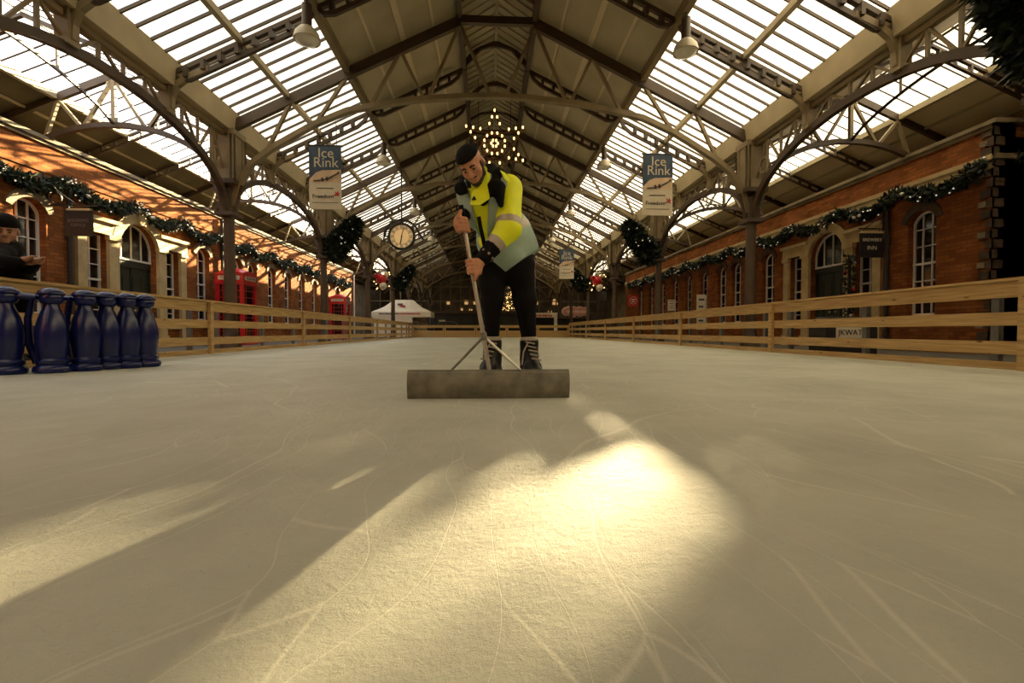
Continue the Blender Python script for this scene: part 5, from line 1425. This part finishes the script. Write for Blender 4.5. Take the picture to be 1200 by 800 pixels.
B = SDF(hc - Vector((.35, .35, .35)), hc + Vector((.35, .35, .4)), .008)
B.ell(L2(0, .036, -.08), (.077 * g, .084 * g, .076 * g), r2, .01); B.cut(L2(0, 0, -.066), ax2[2] * .9 + ax2[1] * .4); B.ell(L2(0, .125, -.086), (.03, .035, .018), r2, .006, sub=True); B.build('beard', 'hair', P2, base2)
K = SDF(base2 + Vector((-.8, -.95, .6)), base2 + Vector((.8, .9, 2.3)), .012)
K.ell(ch, (.2, .28, .34), None, .05); K.cone(ch, pv, .21, .21, .08); K.chain([shA, elA, wA], [.12, .095, .065], .03); K.chain([shB, elB, wB], [.12, .095, .065], .03); K.cone(nk, shA, .12, .11, .05); K.cone(nk, shB, .12, .11, .05)
K.build('jacket', 'cloth_bk', P2, base2, smooth=2)
K = SDF(base2 + Vector((-.8, -.6, 0)), base2 + Vector((.6, .7, 1.3)), .014)
K.ell(pv, (.19, .23, .24), None, .08)
for k_, f_ in zip(kn, fe_): K.chain([pv + Vector((0, k_.y - pv.y, -.1)), k_, f_ + Vector((0, 0, .08))], [.15, .11, .085], .04)
K.build('trousers', 'cloth_bk', P2, base2)
for f_ in fe_:
    K = SDF(f_ - Vector((.25, .25, .12)), f_ + Vector((.4, .25, .3)), .012); K.chain([f_ + Vector((0, 0, .06)), f_, f_ + Vector((.22, 0, -.03))], [.085, .08, .06], .04); K.cut((0, 0, -.055), (0, 0, -1)); K.build('shoe', 'leather', P2, base2)
mk = MB(); mk.box(ch + Vector((.195, -.02, .12)) - base2, (.02, .09, .05)); mk.build('chest_mark', 'paper', P2)
# ================================================================== LIGHT, CAMERA, FINAL SCALE
w = bpy.data.worlds.new('evening_sky'); SC.world = w; w.use_nodes = True
nt = w.node_tree; bg = nt.nodes['Background']
tc = nt.nodes.new('ShaderNodeTexCoord'); sp = nt.nodes.new('ShaderNodeSeparateXYZ'); rp = nt.nodes.new('ShaderNodeValToRGB')
nt.links.new(tc.outputs['Generated'], sp.inputs[0]); nt.links.new(sp.outputs['Z'], rp.inputs['Fac']); nt.links.new(rp.outputs['Color'], bg.inputs['Color'])
e = rp.color_ramp.elements; e[0].position = 0.0; e[0].color = (1.0, 0.86, 0.62, 1); e[1].position = 0.6; e[1].color = (0.80, 0.86, 0.95, 1)
bg.inputs['Strength'].default_value = SKY
sun = bpy.data.lights.new('low_sun', 'SUN'); sun.energy = SUNE; sun.color = (1.0, 0.78, 0.42); sun.angle = R(0.55)
so = bpy.data.objects.new('low_sun', sun); COL.objects.link(so)
so.rotation_euler = (-SUN).to_track_quat('-Z', 'Y').to_euler(); so.location = SUN * 60

cam = bpy.data.cameras.new('camera'); cam.sensor_width = 36; cam.lens = FPX / 1200 * 36; cam.clip_start = 0.05; cam.clip_end = 300
co = bpy.data.objects.new('camera', cam); COL.objects.link(co); co.location = CAM; co.rotation_euler = (R(90) + PITCH, 0, -YAW); SC.camera = co

seen = set()
for o in SC.objects:
    o.location = o.location * UNIT
    if o.type == 'MESH' and o.data.name not in seen:
        seen.add(o.data.name); o.data.transform(Matrix.Scale(UNIT, 4)); o.data.update()
vs = SC.view_settings; vs.view_transform = 'Standard'; vs.look = 'None'; vs.gamma = 1; vs.use_curve_mapping = False; vs.exposure = EXPO
SC.cycles.max_bounces = 10; SC.cycles.diffuse_bounces = 5; SC.cycles.glossy_bounces = 4; SC.cycles.transparent_max_bounces = 12
SC.cycles.sample_clamp_indirect = 6.0; SC.cycles.use_denoising = True
